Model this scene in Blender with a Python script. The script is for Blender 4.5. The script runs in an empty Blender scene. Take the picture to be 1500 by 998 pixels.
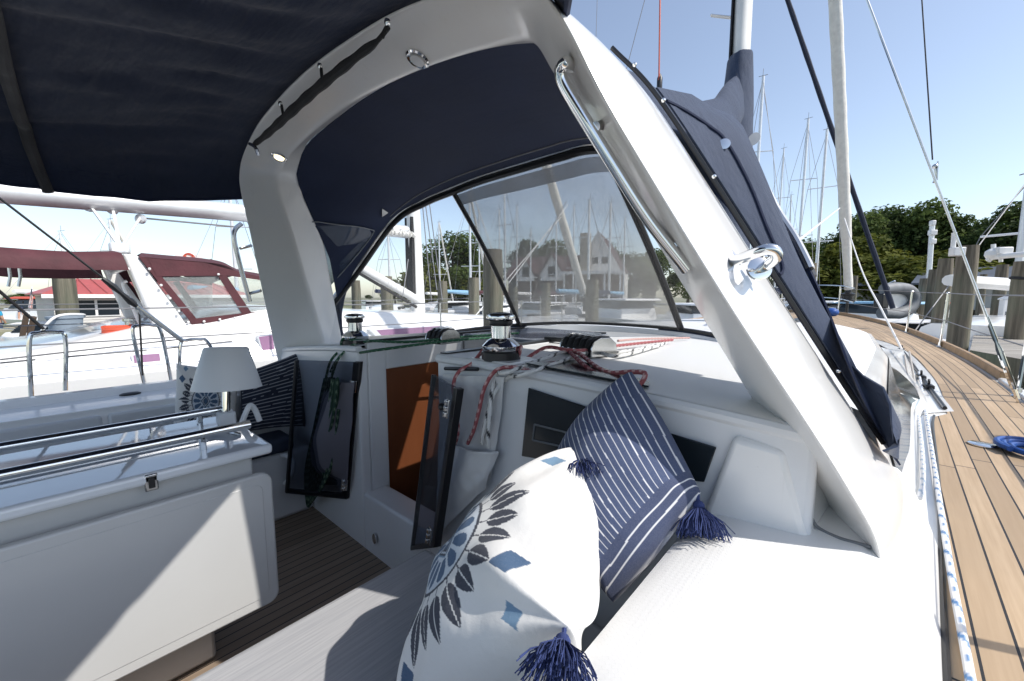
import bpy, bmesh, math, random
from mathutils import Vector, Matrix, noise
import numpy as np
R = random.Random(7)
sc = bpy.context.scene
COL = sc.collection
pi = math.pi

# ------------------------------------------------------------------ camera solution (boat axes: x starboard, y forward, z up from the water)
F, CX, CY = 600.0, 750.0, 499.0
CAM = np.array([1.3, 0.0, 2.0])
YAW, PITCH = math.radians(41.5614), math.radians(6.0885)
D_ = np.array([-math.sin(YAW)*math.cos(PITCH), math.cos(YAW)*math.cos(PITCH), -math.sin(PITCH)])
R_ = np.array([math.cos(YAW), math.sin(YAW), 0.0])
U_ = np.cross(R_, D_)
def P(u, v, x=None, y=None, z=None, d=None, pl=None):
    """point of the place that is seen at (u, v) of the photograph, on a known plane or at a known distance"""
    q = D_ + R_*(u-CX)/F + U_*(CY-v)/F
    if x is not None: t = (x-CAM[0])/q[0]
    elif y is not None: t = (y-CAM[1])/q[1]
    elif z is not None: t = (z-CAM[2])/q[2]
    elif d is not None: t = d/math.hypot(q[0], q[1])
    else: t = pl[0]/(q[1]-pl[1]*q[2])           # plane y = a + b*(z-2)
    return Vector(CAM + q*t)
def PP(pts, **k): return [P(a, b, **k) for a, b in pts]

# ------------------------------------------------------------------ materials
M = {}
class NT:
    def __init__(s, name):
        s.m = bpy.data.materials.new(name); s.m.use_nodes = True
        s.t = s.m.node_tree; s.b = s.t.nodes['Principled BSDF']; s.o = s.t.nodes['Material Output']
    def n(s, typ, **k):
        nd = s.t.nodes.new(typ)
        for a, b in k.items():
            if a.startswith('i_'):
                key = a[2:]; key = int(key) if key.isdigit() else key.replace('_', ' ')
                nd.inputs[key].default_value = b
            else: setattr(nd, a, b)
        return nd
    def l(s, a, b): s.t.links.new(a, b)
    def math(s, op, a, b=None, c=None):
        nd = s.n('ShaderNodeMath', operation=op)
        for i, v in enumerate((a, b, c)):
            if v is None: continue
            if isinstance(v, (int, float)): nd.inputs[i].default_value = v
            else: s.l(v, nd.inputs[i])
        return nd.outputs[0]
    def mix(s, f, a, b):
        nd = s.n('ShaderNodeMix', data_type='RGBA')
        for i, v in ((0, f), (6, a), (7, b)):
            if isinstance(v, (int, float)): nd.inputs[i].default_value = v
            elif isinstance(v, tuple): nd.inputs[i].default_value = (*v[:3], 1)
            else: s.l(v, nd.inputs[i])
        return nd.outputs[2]
    def ramp(s, f, lo, hi):
        nd = s.n('ShaderNodeMapRange'); nd.inputs[1].default_value = lo; nd.inputs[2].default_value = hi
        s.l(f, nd.inputs[0]); return nd.outputs[0]
    def noise(s, scale, vec=None, detail=3, rough=.55):
        nd = s.n('ShaderNodeTexNoise'); nd.inputs['Scale'].default_value = scale
        nd.inputs['Detail'].default_value = detail; nd.inputs['Roughness'].default_value = rough
        if vec is not None: s.l(vec, nd.inputs['Vector'])
        return nd.outputs[0]
    def coord(s, sx=1, sy=1, sz=1, kind='Object', rot=(0, 0, 0)):
        tc = s.n('ShaderNodeTexCoord'); mp = s.n('ShaderNodeMapping')
        mp.inputs['Scale'].default_value = (sx, sy, sz); mp.inputs['Rotation'].default_value = rot
        s.l(tc.outputs[kind], mp.inputs[0]); return mp.outputs[0]
    def bump(s, h, st=.2, dist=.01):
        nd = s.n('ShaderNodeBump'); nd.inputs['Strength'].default_value = st; nd.inputs['Distance'].default_value = dist
        s.l(h, nd.inputs['Height']); s.l(nd.outputs[0], s.b.inputs['Normal'])
    def set(s, **k):
        for a, b in k.items():
            i = s.b.inputs[a.replace('_', ' ')]
            i.default_value = (*b, 1) if isinstance(b, tuple) else b
    def color(s, o): s.l(o, s.b.inputs['Base Color'])

def plain(key, col, rough=.5, metal=0, var=.12, vs=6, bump=0, bs=200, coat=0, spec=.5, bd=.002):
    n = NT(key); n.set(Roughness=rough, Metallic=metal, Coat_Weight=coat, Specular_IOR_Level=spec)
    co = n.coord()
    f = n.noise(vs, co, 5)
    n.color(n.mix(n.ramp(f, .3, .7), tuple(c*(1-var) for c in col), tuple(min(1, c*(1+var*.4)) for c in col)))
    if bump: n.bump(n.noise(bs, co, 2), bump, bd)
    M[key] = n.m; return n
plain('gelcoat', (.80, .79, .765), .16, var=.035, vs=2.5, coat=.3)
g_ = NT('gelcoat'); g_.set(Coat_Weight=.35, Coat_Roughness=.08)
co = g_.coord(); f1 = g_.noise(2.5, co, 5); f2 = g_.noise(1, g_.coord(30, 30, 2.5), 4, .7); f3 = g_.noise(70, co, 3, .7)
c_ = g_.mix(g_.ramp(f1, .3, .7), (.80, .79, .775), (.84, .835, .81)); c_ = g_.mix(g_.math('MULTIPLY', g_.ramp(f2, .60, .80), .16), c_, (.50, .47, .42)); c_ = g_.mix(g_.math('MULTIPLY', g_.ramp(f3, .70, .78), .22), c_, (.52, .50, .47)); g_.color(c_)
g_.l(g_.math('MULTIPLY_ADD', f1, .28, .06), g_.b.inputs['Roughness']); M['gelcoat'] = g_.m
plain('gelcoat_grey', (.74, .75, .76), .3, var=.05, vs=3)
plain('gelcoat_gloss', (.70, .73, .77), .04, var=.02, coat=.6)
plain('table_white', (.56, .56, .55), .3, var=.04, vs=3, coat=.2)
plain('chrome', (.78, .78, .77), .07, 1, var=.05, vs=20)
plain('steel', (.62, .62, .61), .22, 1, var=.15, vs=30)
plain('aluminium', (.74, .75, .76), .35, .35, var=.1, vs=4)
plain('white_spar', (.78, .77, .74), .35, var=.1, vs=3)
plain('black_trim', (.012, .012, .014), .35, var=.2)
plain('black_strap', (.018, .018, .02), .75, var=.3, vs=40, bump=.4, bs=300)
plain('tassel', (.03, .048, .155), .9, var=.35, vs=60, bump=.6, bs=250, bd=.004)
plain('wire', (.22, .22, .23), .6, .1, var=.2)
plain('lamp_white', (.72, .73, .74), .45, var=.03)
plain('white_bag', (.72, .71, .69), .8, var=.06, vs=12, bump=.25, bs=60, bd=.004)
plain('teak_rail', (.42, .27, .14), .5, var=.3, vs=8, bump=.1, bs=80)
plain('seat_blue', (.03, .042, .075), .8, var=.2, vs=50, bump=.3, bs=400)
plain('maroon', (.085, .022, .028), .75, var=.3, vs=5, bump=.3, bs=30, bd=.01)
plain('maroon_dark', (.012, .009, .011), .8, var=.3)
plain('grey_rubber', (.2, .21, .22), .6, var=.3, vs=4)
plain('siding', (.62, .60, .56), .7, var=.08)
plain('red_roof', (.45, .09, .075), .5, var=.15)
plain('dark_roof', (.085, .045, .045), .7, var=.3, vs=2)
plain('brown_brick', (.17, .11, .08), .85, var=.3, vs=3, bump=.3, bs=20)
plain('cream_brick', (.42, .38, .31), .85, var=.2, vs=3, bump=.3, bs=20)
plain('dark_glass', (.016, .022, .027), .12, var=.1, spec=.35)
plain('orange_paint', (.62, .10, .05), .4, var=.1)
plain('blue_paint', (.02, .09, .35), .5, var=.2, vs=10)
plain('light_blue', (.25, .45, .62), .6, var=.1)
plain('white_paint', (.78, .77, .75), .4, var=.08, vs=3)
plain('hull_navy', (.015, .025, .05), .2, var=.2, coat=.5)
plain('furled_sail', (.76, .74, .69), .85, var=.12, vs=10, bump=.5, bs=20, bd=.01)
plain('navy_sail', (.012, .018, .04), .8, var=.3, vs=10)
plain('skin', (.5, .29, .2), .6)
plain('hair', (.03, .02, .015), .7)
plain('denim_cloth', (.04, .06, .12), .8)
plain('cyan_shirt', (.02, .30, .50), .8)
plain('navy_shirt', (.03, .04, .10), .8)
plain('mulch', (.25, .21, .15), .9, var=.3, vs=.5)
plain('long_roof', (.10, .115, .14), .5, var=.2, vs=1)
plain('hose_blue', (.01, .07, .30), .45, var=.2)
plain('pink_pane', (.32, .18, .29), .12, var=.1, vs=5)
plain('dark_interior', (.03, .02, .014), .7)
plain('cooler', (.30, .36, .42), .5)
plain('yellow_rope', (.55, .40, .08), .8)

n = NT('nonskid'); n.set(Base_Color=(.79, .785, .765), Roughness=.5)
v = n.n('ShaderNodeTexChecker'); v.inputs['Scale'].default_value = 170; n.l(n.coord(rot=(0, 0, .78)), v.inputs['Vector'])
n.bump(v.outputs['Fac'], .5, .0015); M['nonskid'] = n.m

def canvas(key, col, wr=0.0, wd=.03, rough=.75, sheen=.15):
    n = NT(key); n.set(Roughness=rough, Sheen_Weight=sheen, Specular_IOR_Level=.25)
    co = n.coord()
    f = n.noise(5, co, 5)
    n.color(n.mix(f, tuple(c*.8 for c in col), tuple(c*1.25 for c in col)))
    w = n.n('ShaderNodeTexChecker'); w.inputs['Scale'].default_value = 600; n.l(co, w.inputs['Vector'])
    h = n.math('MULTIPLY', w.outputs['Fac'], .02)
    if wr:
        big = n.noise(1, n.coord(2.2, 9, 4, rot=(0, 0, .6)), 4, .55)
        h = n.math('ADD', h, n.math('MULTIPLY', big, wr))
    n.bump(h, .8, wd); M[key] = n.m
canvas('navy_canvas', (.016, .025, .062), .25, .02, sheen=.05)
canvas('navy_roof', (.017, .026, .06), 1.0, .05, sheen=.15)
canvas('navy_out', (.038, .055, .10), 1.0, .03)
canvas('sleeve_grey', (.055, .053, .055), .3, .02)

def teak(key, a, b, caulk, pw, cw=.07, butt=True, rough=.6):
    n = NT(key); n.set(Roughness=rough)
    uv = n.n('ShaderNodeTexCoord').outputs['UV']; sp = n.n('ShaderNodeSeparateXYZ'); n.l(uv, sp.inputs[0])
    q = n.math('DIVIDE', sp.outputs[0], pw); fr = n.math('FRACT', q); fl = n.math('FLOOR', q)
    wn = n.n('ShaderNodeTexWhiteNoise', noise_dimensions='1D'); n.l(fl, wn.inputs['W'])
    jp = n.math('ADD', n.math('MULTIPLY', sp.outputs[1], .55), n.math('MULTIPLY', wn.outputs['Value'], 7.3))
    cell = n.math('FLOOR', jp)
    wn2 = n.n('ShaderNodeTexWhiteNoise', noise_dimensions='2D'); cb = n.n('ShaderNodeCombineXYZ'); n.l(fl, cb.inputs[0]); n.l(cell, cb.inputs[1]); n.l(cb.outputs[0], wn2.inputs['Vector'])
    mp = n.n('ShaderNodeMapping'); mp.inputs['Scale'].default_value = (90, 3.5, 1); n.l(uv, mp.inputs[0])
    ad = n.n('ShaderNodeVectorMath'); n.l(mp.outputs[0], ad.inputs[0]); n.l(wn2.outputs['Color'], ad.inputs[1])
    g = n.noise(1, ad.outputs[0], 4, .6)
    c = n.mix(n.ramp(g, .3, .7), a, b)
    c = n.mix(n.math('MULTIPLY', wn2.outputs['Value'], .85), c, tuple(x*.72 for x in a))
    st = n.noise(2.2, uv, 4)
    c = n.mix(n.math('MULTIPLY', n.ramp(st, .45, .75), .45), c, tuple(x*.6 for x in b))
    m = n.math('LESS_THAN', fr, cw)
    if butt:
        m2 = n.math('LESS_THAN', n.math('FRACT', jp), .003)
        m = n.math('MAXIMUM', m, m2)
    n.color(n.mix(m, c, caulk)); n.bump(n.math('SUBTRACT', n.math('MULTIPLY', g, .3), m), .35, .002)
    M[key] = n.m
teak('teak_deck', (.43, .30, .178), (.56, .41, .262), (.012, .011, .012), .052, .085)
teak('teak_sole', (.29, .215, .155), (.40, .31, .235), (.025, .022, .02), .042, .10, False)
teak('dock_plank', (.34, .31, .27), (.46, .43, .38), (.06, .055, .05), .14, .09, False, .85)
teak('teak_step', (.50, .33, .18), (.58, .40, .24), (.1, .07, .05), .5, .01, False)

n = NT('mahogany'); n.set(Roughness=.35)
co = n.coord(40, 3, 1.2); g = n.noise(1, co, 5, .6)
n.color(n.mix(n.ramp(g, .3, .7), (.135, .042, .016), (.215, .072, .028))); M['mahogany'] = n.m

n = NT('piling'); n.set(Roughness=.9)
g = n.noise(1, n.coord(14, 14, .8), 5, .65); h = n.noise(1, n.coord(1.2, 1.2, .5), 4)
c = n.mix(n.ramp(g, .3, .7), (.065, .055, .04), (.23, .195, .145))
c = n.mix(n.math('MULTIPLY', n.ramp(h, .42, .62), .7), c, (.15, .19, .13)); n.color(c); n.bump(g, .6, .03); M['piling'] = n.m

n = NT('sun_cushion'); n.set(Roughness=.9, Sheen_Weight=.1)
g = n.noise(1, n.coord(260, 7, 30), 3, .6); n.color(n.mix(n.ramp(g, .3, .7), (.34, .345, .365), (.45, .45, .46))); n.bump(g, .25, .002); M['sun_cushion'] = n.m

n = NT('printed_cloth'); n.set(Roughness=.9, Sheen_Weight=.1, Specular_IOR_Level=.2)
at = n.n('ShaderNodeVertexColor', layer_name='Col'); co = n.coord()
w = n.noise(420, co, 2); n.color(n.mix(n.math('MULTIPLY', n.ramp(w, .35, .7), .05), at.outputs[0], (.62, .62, .62)))
big = n.noise(14, co, 3); n.bump(n.math('ADD', n.math('MULTIPLY', w, .06), big), .35, .012); M['printed_cloth'] = n.m
n = NT('rope'); n.set(Roughness=.85)
at = n.n('ShaderNodeVertexColor', layer_name='Col'); n.color(at.outputs[0]); n.bump(n.noise(500, n.coord(), 2), .4, .002); M['rope'] = n.m

n = NT('smoked_acrylic'); n.set(Base_Color=(.012, .016, .022), Roughness=.03)
tr = n.n('ShaderNodeBsdfTransparent', i_0=(.70, .73, .79, 1)); mx = n.n('ShaderNodeMixShader', i_0=.24)
n.l(tr.outputs[0], mx.inputs[1]); n.l(n.b.outputs[0], mx.inputs[2]); n.l(mx.outputs[0], n.o.inputs[0]); M['smoked_acrylic'] = n.m

def vinyl(key, mixf, tint, haze, rough=.08):
    n = NT(key); n.set(Base_Color=haze, Roughness=rough)
    tr = n.n('ShaderNodeBsdfTransparent', i_0=(*tint, 1)); mx = n.n('ShaderNodeMixShader')
    co = n.coord(1.5, 1.5, 3); g = n.noise(1.6, co, 4, .6)
    n.l(n.math('MULTIPLY_ADD', g, mixf*.8, mixf*.6), mx.inputs[0]); n.bump(n.noise(5, n.coord(), 2), .12, .02)
    n.l(tr.outputs[0], mx.inputs[1]); n.l(n.b.outputs[0], mx.inputs[2]); n.l(mx.outputs[0], n.o.inputs[0]); M[key] = n.m
vinyl('vinyl_clear', .07, (.95, .96, .97), (.62, .62, .60))
vinyl('vinyl_hazy', .60, (.88, .89, .89), (.58, .57, .55))
vinyl('vinyl_dark', .8, (.5, .55, .6), (.055, .075, .12), .04)
vinyl('vinyl_milky', .22, (.9, .92, .92), (.55, .58, .57))
vinyl('vinyl_hem', .85, (.8, .82, .85), (.30, .32, .35), .25)

n = NT('water'); n.set(Base_Color=(.03, .05, .05), Roughness=.06)
n.bump(n.math('ADD', n.noise(1, n.coord(.9, .9, 1), 5), n.math('MULTIPLY', n.noise(6, n.coord(), 3), .3)), .35, .12); M['water'] = n.m
n = NT('ground'); n.set(Roughness=.95)
n.color(n.mix(n.ramp(n.noise(.15, n.coord(), 6), .4, .6), (.10, .12, .05), (.30, .27, .21))); M['ground'] = n.m
def leafmat(key, a, b):
    n = NT(key); n.set(Roughness=.75, Specular_IOR_Level=.2)
    at = n.n('ShaderNodeVertexColor', layer_name='Col'); c_ = n.mix(at.outputs[0], a, b); n.color(c_)
    tl = n.n('ShaderNodeBsdfTranslucent'); n.l(c_, tl.inputs[0]); mx = n.n('ShaderNodeMixShader', i_0=.42); n.l(n.b.outputs[0], mx.inputs[1]); n.l(tl.outputs[0], mx.inputs[2]); n.l(mx.outputs[0], n.o.inputs[0]); M[key] = n.m
leafmat('leaf_green', (.035, .058, .016), (.15, .20, .055))
leafmat('leaf_dark', (.022, .04, .013), (.10, .14, .04))
leafmat('leaf_yellow', (.06, .08, .015), (.17, .18, .035))
plain('bark', (.10, .08, .06), .95, var=.3, vs=6, bump=.5, bs=15, bd=.03)
def lit(key, col, st):
    n = NT(key); n.set(Base_Color=(.8, .75, .6), Emission_Color=col, Emission_Strength=st); M[key] = n.m
lit('warm_lamp', (1, .86, .55), 1.3)
n = NT('mesh_bag'); n.set(Base_Color=(.13, .125, .15), Roughness=.85); M['mesh_bag'] = n.m

# ------------------------------------------------------------------ mesh helper
def catmull(pts, k=8, closed=False):
    pts = [Vector(p) for p in pts]; out = []
    n = len(pts); rng = n if closed else n-1
    for i in range(rng):
        p1, p2 = pts[i], pts[(i+1) % n]
        p0 = pts[i-1] if (i > 0 or closed) else p1*2-p2
        p3 = pts[(i+2) % n] if (i+2 < n or closed) else p2*2-p1
        for j in range(k):
            t = j/k
            out.append(.5*((2*p1)+(p2-p0)*t+(2*p0-5*p1+4*p2-p3)*t*t+(3*p1-p0-3*p2+p3)*t**3))
    if not closed: out.append(pts[-1])
    return out
def resample(pts, n):
    pts = [Vector(p) for p in pts]; L = [0]
    for a, b in zip(pts, pts[1:]): L.append(L[-1]+(b-a).length)
    out = []; j = 0
    for i in range(n):
        s = L[-1]*i/(n-1)
        while j < len(L)-2 and L[j+1] < s: j += 1
        t = (s-L[j])/max(1e-9, L[j+1]-L[j]); out.append(pts[j].lerp(pts[j+1], min(1, max(0, t))))
    return out

class MB:
    def __init__(s): s.v = []; s.f = []; s.c = {}; s.uv = {}; s.mi = []; s.flat = set()
    def add(s, vs, fs, cols=None, uvs=None, mi=0):
        o = len(s.v); s.v += [Vector(p) for p in vs]
        for f in fs: s.f.append([i+o for i in f]); s.mi.append(mi)
        if cols:
            for i, c in enumerate(cols): s.c[o+i] = c
        if uvs:
            for i, c in enumerate(uvs): s.uv[o+i] = c
        return s
    def box(s, a, b, mi=0):
        (x0, y0, z0), (x1, y1, z1) = a, b
        return s.hexa([(x0, y0, z0), (x1, y0, z0), (x1, y1, z0), (x0, y1, z0), (x0, y0, z1), (x1, y0, z1), (x1, y1, z1), (x0, y1, z1)], mi)
    def hexa(s, p, mi=0):
        return s.add(p, [(0, 3, 2, 1), (4, 5, 6, 7), (0, 1, 5, 4), (1, 2, 6, 5), (2, 3, 7, 6), (3, 0, 4, 7)], mi=mi)
    def cbox(s, c, half, rz=0, mi=0):
        c = Vector(c); m = Matrix.Rotation(rz, 3, 'Z'); hx, hy, hz = half
        return s.hexa([c+m @ Vector(q) for q in ((-hx, -hy, -hz), (hx, -hy, -hz), (hx, hy, -hz), (-hx, hy, -hz), (-hx, -hy, hz), (hx, -hy, hz), (hx, hy, hz), (-hx, hy, hz))], mi)
    def slab(s, poly, off, mi=0):
        """polygon given thickness along vector off"""
        off = Vector(off); n = len(poly); a = [Vector(p) for p in poly]
        return s.add(a+[p+off for p in a], [tuple(range(n))[::-1], tuple(range(n, 2*n))]+[(i, (i+1) % n, n+(i+1) % n, n+i) for i in range(n)], mi=mi)
    def grid(s, rows, mi=0, cols=None, uvs=None, closed=False):
        h, w = len(rows), len(rows[0]); fs = []
        for i in range(h-1):
            for j in range(w if closed else w-1): fs.append((i*w+j, i*w+(j+1) % w, (i+1)*w+(j+1) % w, (i+1)*w+j))
        return s.add([p for r in rows for p in r], fs, cols, uvs, mi)
    def shell(s, rows, off, mi=0):
        """grid with thickness: off is a vector or a distance along a rough normal"""
        h, w = len(rows), len(rows[0])
        rows = [[Vector(p) for p in r] for r in rows]
        if isinstance(off, (int, float)):
            new = []
            for i in range(h):
                r = []
                for j in range(w):
                    a = rows[min(h-1, i+1)][j]-rows[max(0, i-1)][j]; b = rows[i][min(w-1, j+1)]-rows[i][max(0, j-1)]
                    nn = a.cross(b); nn = nn.normalized() if nn.length > 1e-9 else Vector((0, 0, 1)); r.append(rows[i][j]+nn*off)
                new.append(r)
        else: new = [[p+Vector(off) for p in r] for r in rows]
        o = len(s.v); s.grid(rows, mi); o2 = len(s.v); s.grid([r[::-1] for r in new], mi)
        A = lambda i, j: o+i*w+j
        B = lambda i, j: o2+i*w+(w-1-j)
        for j in range(w-1):
            s.f.append([A(0, j), B(0, j), B(0, j+1), A(0, j+1)]); s.mi.append(mi)
            s.f.append([A(h-1, j+1), B(h-1, j+1), B(h-1, j), A(h-1, j)]); s.mi.append(mi)
        for i in range(h-1):
            s.f.append([A(i+1, 0), B(i+1, 0), B(i, 0), A(i, 0)]); s.mi.append(mi)
            s.f.append([A(i, w-1), B(i, w-1), B(i+1, w-1), A(i+1, w-1)]); s.mi.append(mi)
        return s
    def loft(s, secs, mi=0, caps=True):
        h, w = len(secs), len(secs[0]); o = len(s.v); s.grid(secs, mi, closed=True)
        if caps:
            s.f.append([o+j for j in range(w)][::-1]); s.f.append([o+(h-1)*w+j for j in range(w)]); s.mi += [mi, mi]
        return s
    def tube(s, path, r, n=10, mi=0, colf=None, caps=True, flat=1.0):
        path = [Vector(p) for p in path]
        m = len(path); T = [(path[min(m-1, i+1)]-path[max(0, i-1)]).normalized() for i in range(m)]
        a = Vector((0, 0, 1)) if abs(T[0].z) < .9 else Vector((1, 0, 0))
        N = (a-T[0]*a.dot(T[0])).normalized(); secs = []; cols = []
        for i in range(m):
            N = (N-T[i]*N.dot(T[i])); N = N.normalized() if N.length > 1e-6 else Vector((1, 0, 0)); Bn = T[i].cross(N)
            rr = r[i] if isinstance(r, (list, tuple)) else r
            secs.append([path[i]+N*rr*flat*math.cos(2*pi*k/n)+Bn*rr*math.sin(2*pi*k/n) for k in range(n)])
            if colf: cols += [colf(i, k) for k in range(n)]
        o = len(s.v); s.grid(secs, mi, cols or None, closed=True)
        if caps:
            s.f.append([o+j for j in range(n)][::-1]); s.f.append([o+(m-1)*n+j for j in range(n)]); s.mi += [mi, mi]
        return s
    def lathe(s, prof, c, axis=(0, 0, 1), n=32, mi=0, sy=1.0):
        c = Vector(c); q = Vector((0, 0, 1)).rotation_difference(Vector(axis))
        secs = [[c+q @ Vector((r*math.cos(2*pi*k/n), sy*r*math.sin(2*pi*k/n), z)) for k in range(n)] for r, z in prof]
        return s.loft(secs, mi)
    def ball(s, c, r, n=14, mi=0):
        c = Vector(c); r = r if isinstance(r, (tuple, list)) else (r, r, r)
        secs = [[c+Vector((r[0]*math.sin(pi*i/n)*math.cos(2*pi*k/n/1), r[1]*math.sin(pi*i/n)*math.sin(2*pi*k/n), -r[2]*math.cos(pi*i/n))) for k in range(n)] for i in range(n+1)]
        secs[0] = [p+Vector((math.cos(k), math.sin(k), 0))*1e-4 for k, p in enumerate(secs[0])]
        return s.loft(secs, mi)
    def build(s, name, mats, parent=None, smooth=True, bevel=0, angle=35, seg=2, sub=0):
        o0 = origin(parent) if parent else Vector((0, 0, 0))
        me = bpy.data.meshes.new(name); me.from_pydata([tuple(p-o0) for p in s.v], [], s.f)
        mats = mats if isinstance(mats, (list, tuple)) else [mats]
        for m in mats: me.materials.append(M[m])
        me.polygons.foreach_set('material_index', s.mi)
        if s.c:
            at = me.color_attributes.new('Col', 'FLOAT_COLOR', 'POINT'); buf = np.ones((len(s.v), 4), np.float32)
            for i, c in s.c.items(): buf[i, :3] = c
            at.data.foreach_set('color', buf.ravel())
        if s.uv:
            ul = me.uv_layers.new(name='UVMap'); li = np.zeros(len(me.loops), np.int32); me.loops.foreach_get('vertex_index', li)
            arr = np.array([s.uv.get(i, (0, 0)) for i in range(len(s.v))], np.float32); ul.data.foreach_set('uv', arr[li].ravel())
        me.update()
        bm = bmesh.new(); bm.from_mesh(me); bmesh.ops.recalc_face_normals(bm, faces=bm.faces); bm.to_mesh(me); bm.free()
        if smooth:
            me.shade_smooth(); me.set_sharp_from_angle(angle=math.radians(angle))
        o = bpy.data.objects.new(name, me); COL.objects.link(o)
        if parent: o.parent = parent
        if bevel:
            m = o.modifiers.new('bevel', 'BEVEL'); m.width = bevel; m.segments = seg; m.limit_method = 'ANGLE'; m.angle_limit = math.radians(40); m.harden_normals = False
        if sub:
            m = o.modifiers.new('sub', 'SUBSURF'); m.levels = sub; m.render_levels = sub
        return o
def origin(o):
    p = Vector((0, 0, 0))
    while o: p += o.location; o = o.parent
    return p
def tag(o, label, cat, group=None, kind=None):
    o['label'] = label; o['category'] = cat
    if group: o['group'] = group
    if kind: o['kind'] = kind
    return o
def thing(name, label, cat, loc=(0, 0, 0), group=None):
    o = bpy.data.objects.new(name, None); COL.objects.link(o); o.location = loc; o.empty_display_size = .1
    return tag(o, label, cat, group)
def copy_tree(o, parent=None):
    c = o.copy(); COL.objects.link(c)
    if parent: c.parent = parent
    for ch in [q for q in COL.objects if q.parent == o]: copy_tree(ch, c)
    return c
def structure(o): o['kind'] = 'structure'; return o

def rope(name, path, r, base, fleck, label, pat=(6, 2), group=None, two=None, parent=None):
    """braided line: base colour with flecks of the tracer colour running round it"""
    pts = catmull(path, 10); L = sum((b-a).length for a, b in zip(pts, pts[1:])); nseg = max(8, int(L/(r*.9)))
    pts = resample(pts, nseg); n = 8
    def cf(i, k):
        if two and (i+k) % 2: return two
        m = (i+k) % pat[0] < pat[1] and ((k % 4) < 2 if pat[0] < 8 else (k+4*((i+k)//pat[0] % 2)) % 8 < 5)
        return fleck if m else base
    mb = MB().tube(pts, r, n, colf=cf)
    o = mb.build(name, 'rope', parent)
    if parent is None: tag(o, label, 'rope', group)
    return o
WHITE, GREEN, RED = (.72, .71, .68), (.02, .09, .045), (.36, .10, .105)

# ------------------------------------------------------------------ setting
structure(MB().add([(-400, -300, 0), (400, -300, 0), (400, 500, 0), (-400, 500, 0)], [(0, 1, 2, 3)]).build('water', 'water', smooth=False))

# ================================================================== OWN YACHT
def interp(tab, y):
    if y <= tab[0][0]: return tab[0][1]
    for (a, p), (b, q) in zip(tab, tab[1:]):
        if y <= b:
            t = (y-a)/(b-a); return p+(q-p)*t
    return tab[-1][1]
def smooth_tab(tab, n=80):
    pts = catmull([(a, b, 0) for a, b in tab], 10); return [(p.x, p.y) for p in pts]
HB = smooth_tab([(-3.2, 1.72), (-1.5, 1.86), (0, 1.94), (2, 2.0), (4.5, 2.05), (6.4, 1.97), (8.5, 1.74), (10.2, 1.42), (12, .86), (13.6, .06)])
INN = smooth_tab([(-3.2, 1.34), (-1, 1.38), (.5, 1.415), (.92, 1.432), (1.92, 1.50), (2.95, 1.56), (3.1, 1.62), (4.5, 1.66), (6.4, 1.55), (7.6, 1.2), (8.6, .5), (9.0, .02), (13.6, .01)])
hb = lambda y: interp(HB, y)
inn = lambda y: min(interp(INN, y), hb(y)-.04)
dz = lambda y: 1.38+.18*max(0, (y-2)/10)**2

yacht = thing('sailing_yacht', 'white sailing yacht with teak side deck, open companionway and moulded arch carrying navy canvas', 'yacht', (0, 4, 0))

# hull
mb = MB(); secs = []
ys = [-3.2+16.8*i/60 for i in range(61)]
for y in ys:
    b = hb(y); z = dz(y); k = max(0, (y-6)/7.6)
    half = [(b, z), (b*.985+.0, z-.25), (b*(.95-.12*k), z-.7), (b*(.86-.25*k), z-1.15), (b*(.5-.2*k), -.25), (0, -.45+.5*k)]
    secs.append([(x, y, zz) for x, zz in half]+[(-x, y, zz) for x, zz in half[::-1][1:]])
mb.grid(secs); mb.build('hull', 'gelcoat', yacht, angle=50)
# teak side decks, each a sheet with planks following the rail
for sgn, nm in ((1, 'side_deck'), (-1, 'side_deck')):
    rows = []; uvs = []
    for i in range(141):
        y = -3+16.4*i/140; a, b = inn(y), hb(y)-.07; b = max(b, a+.005); r = []
        for j in range(9):
            x = a+(b-a)*j/8; r.append((sgn*x, y, dz(y)+.006)); uvs.append(((hb(y)-.07-x)+.3, y))
        rows.append(r)
    MB().grid(rows, uvs=uvs).build(nm, 'teak_deck', yacht)
    # white margin sheet under the teak and the wooden toe rail
    rows = [[(sgn*(inn(y)-.14), y, dz(y)+.001), (sgn*hb(y), y, dz(y)+.001)] for y in [-3+16.4*i/80 for i in range(81)]]
    MB().grid(rows).build('deck_margin', 'gelcoat', yacht)
    for y0, y1 in ((-3, 3.35), (4.55, 13.3)):
        sec = [[(sgn*(hb(y)-.045), y, dz(y)+.003), (sgn*(hb(y)-.003), y, dz(y)+.003), (sgn*(hb(y)-.008), y, dz(y)+.07), (sgn*(hb(y)-.04), y, dz(y)+.07)] for y in [y0+(y1-y0)*i/50 for i in range(51)]]
        MB().loft(sec).build('toe_rail', 'teak_rail', yacht, bevel=.006)
    MB().loft([[(sgn*(hb(y)-.06), y, dz(y)+.003), (sgn*(hb(y)-.01), y, dz(y)+.003), (sgn*(hb(y)-.012), y, dz(y)+.03), (sgn*(hb(y)-.055), y, dz(y)+.03)] for y in [3.4+1.1*i/10 for i in range(11)]]).build('toe_rail', 'gelcoat', yacht, bevel=.006)
MB().tube([(inn(y)-.004, y, dz(y)+.006) for y in [-2+5*i/30 for i in range(31)]], .006, 6).build('deck_seam', 'black_trim', yacht)

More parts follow.
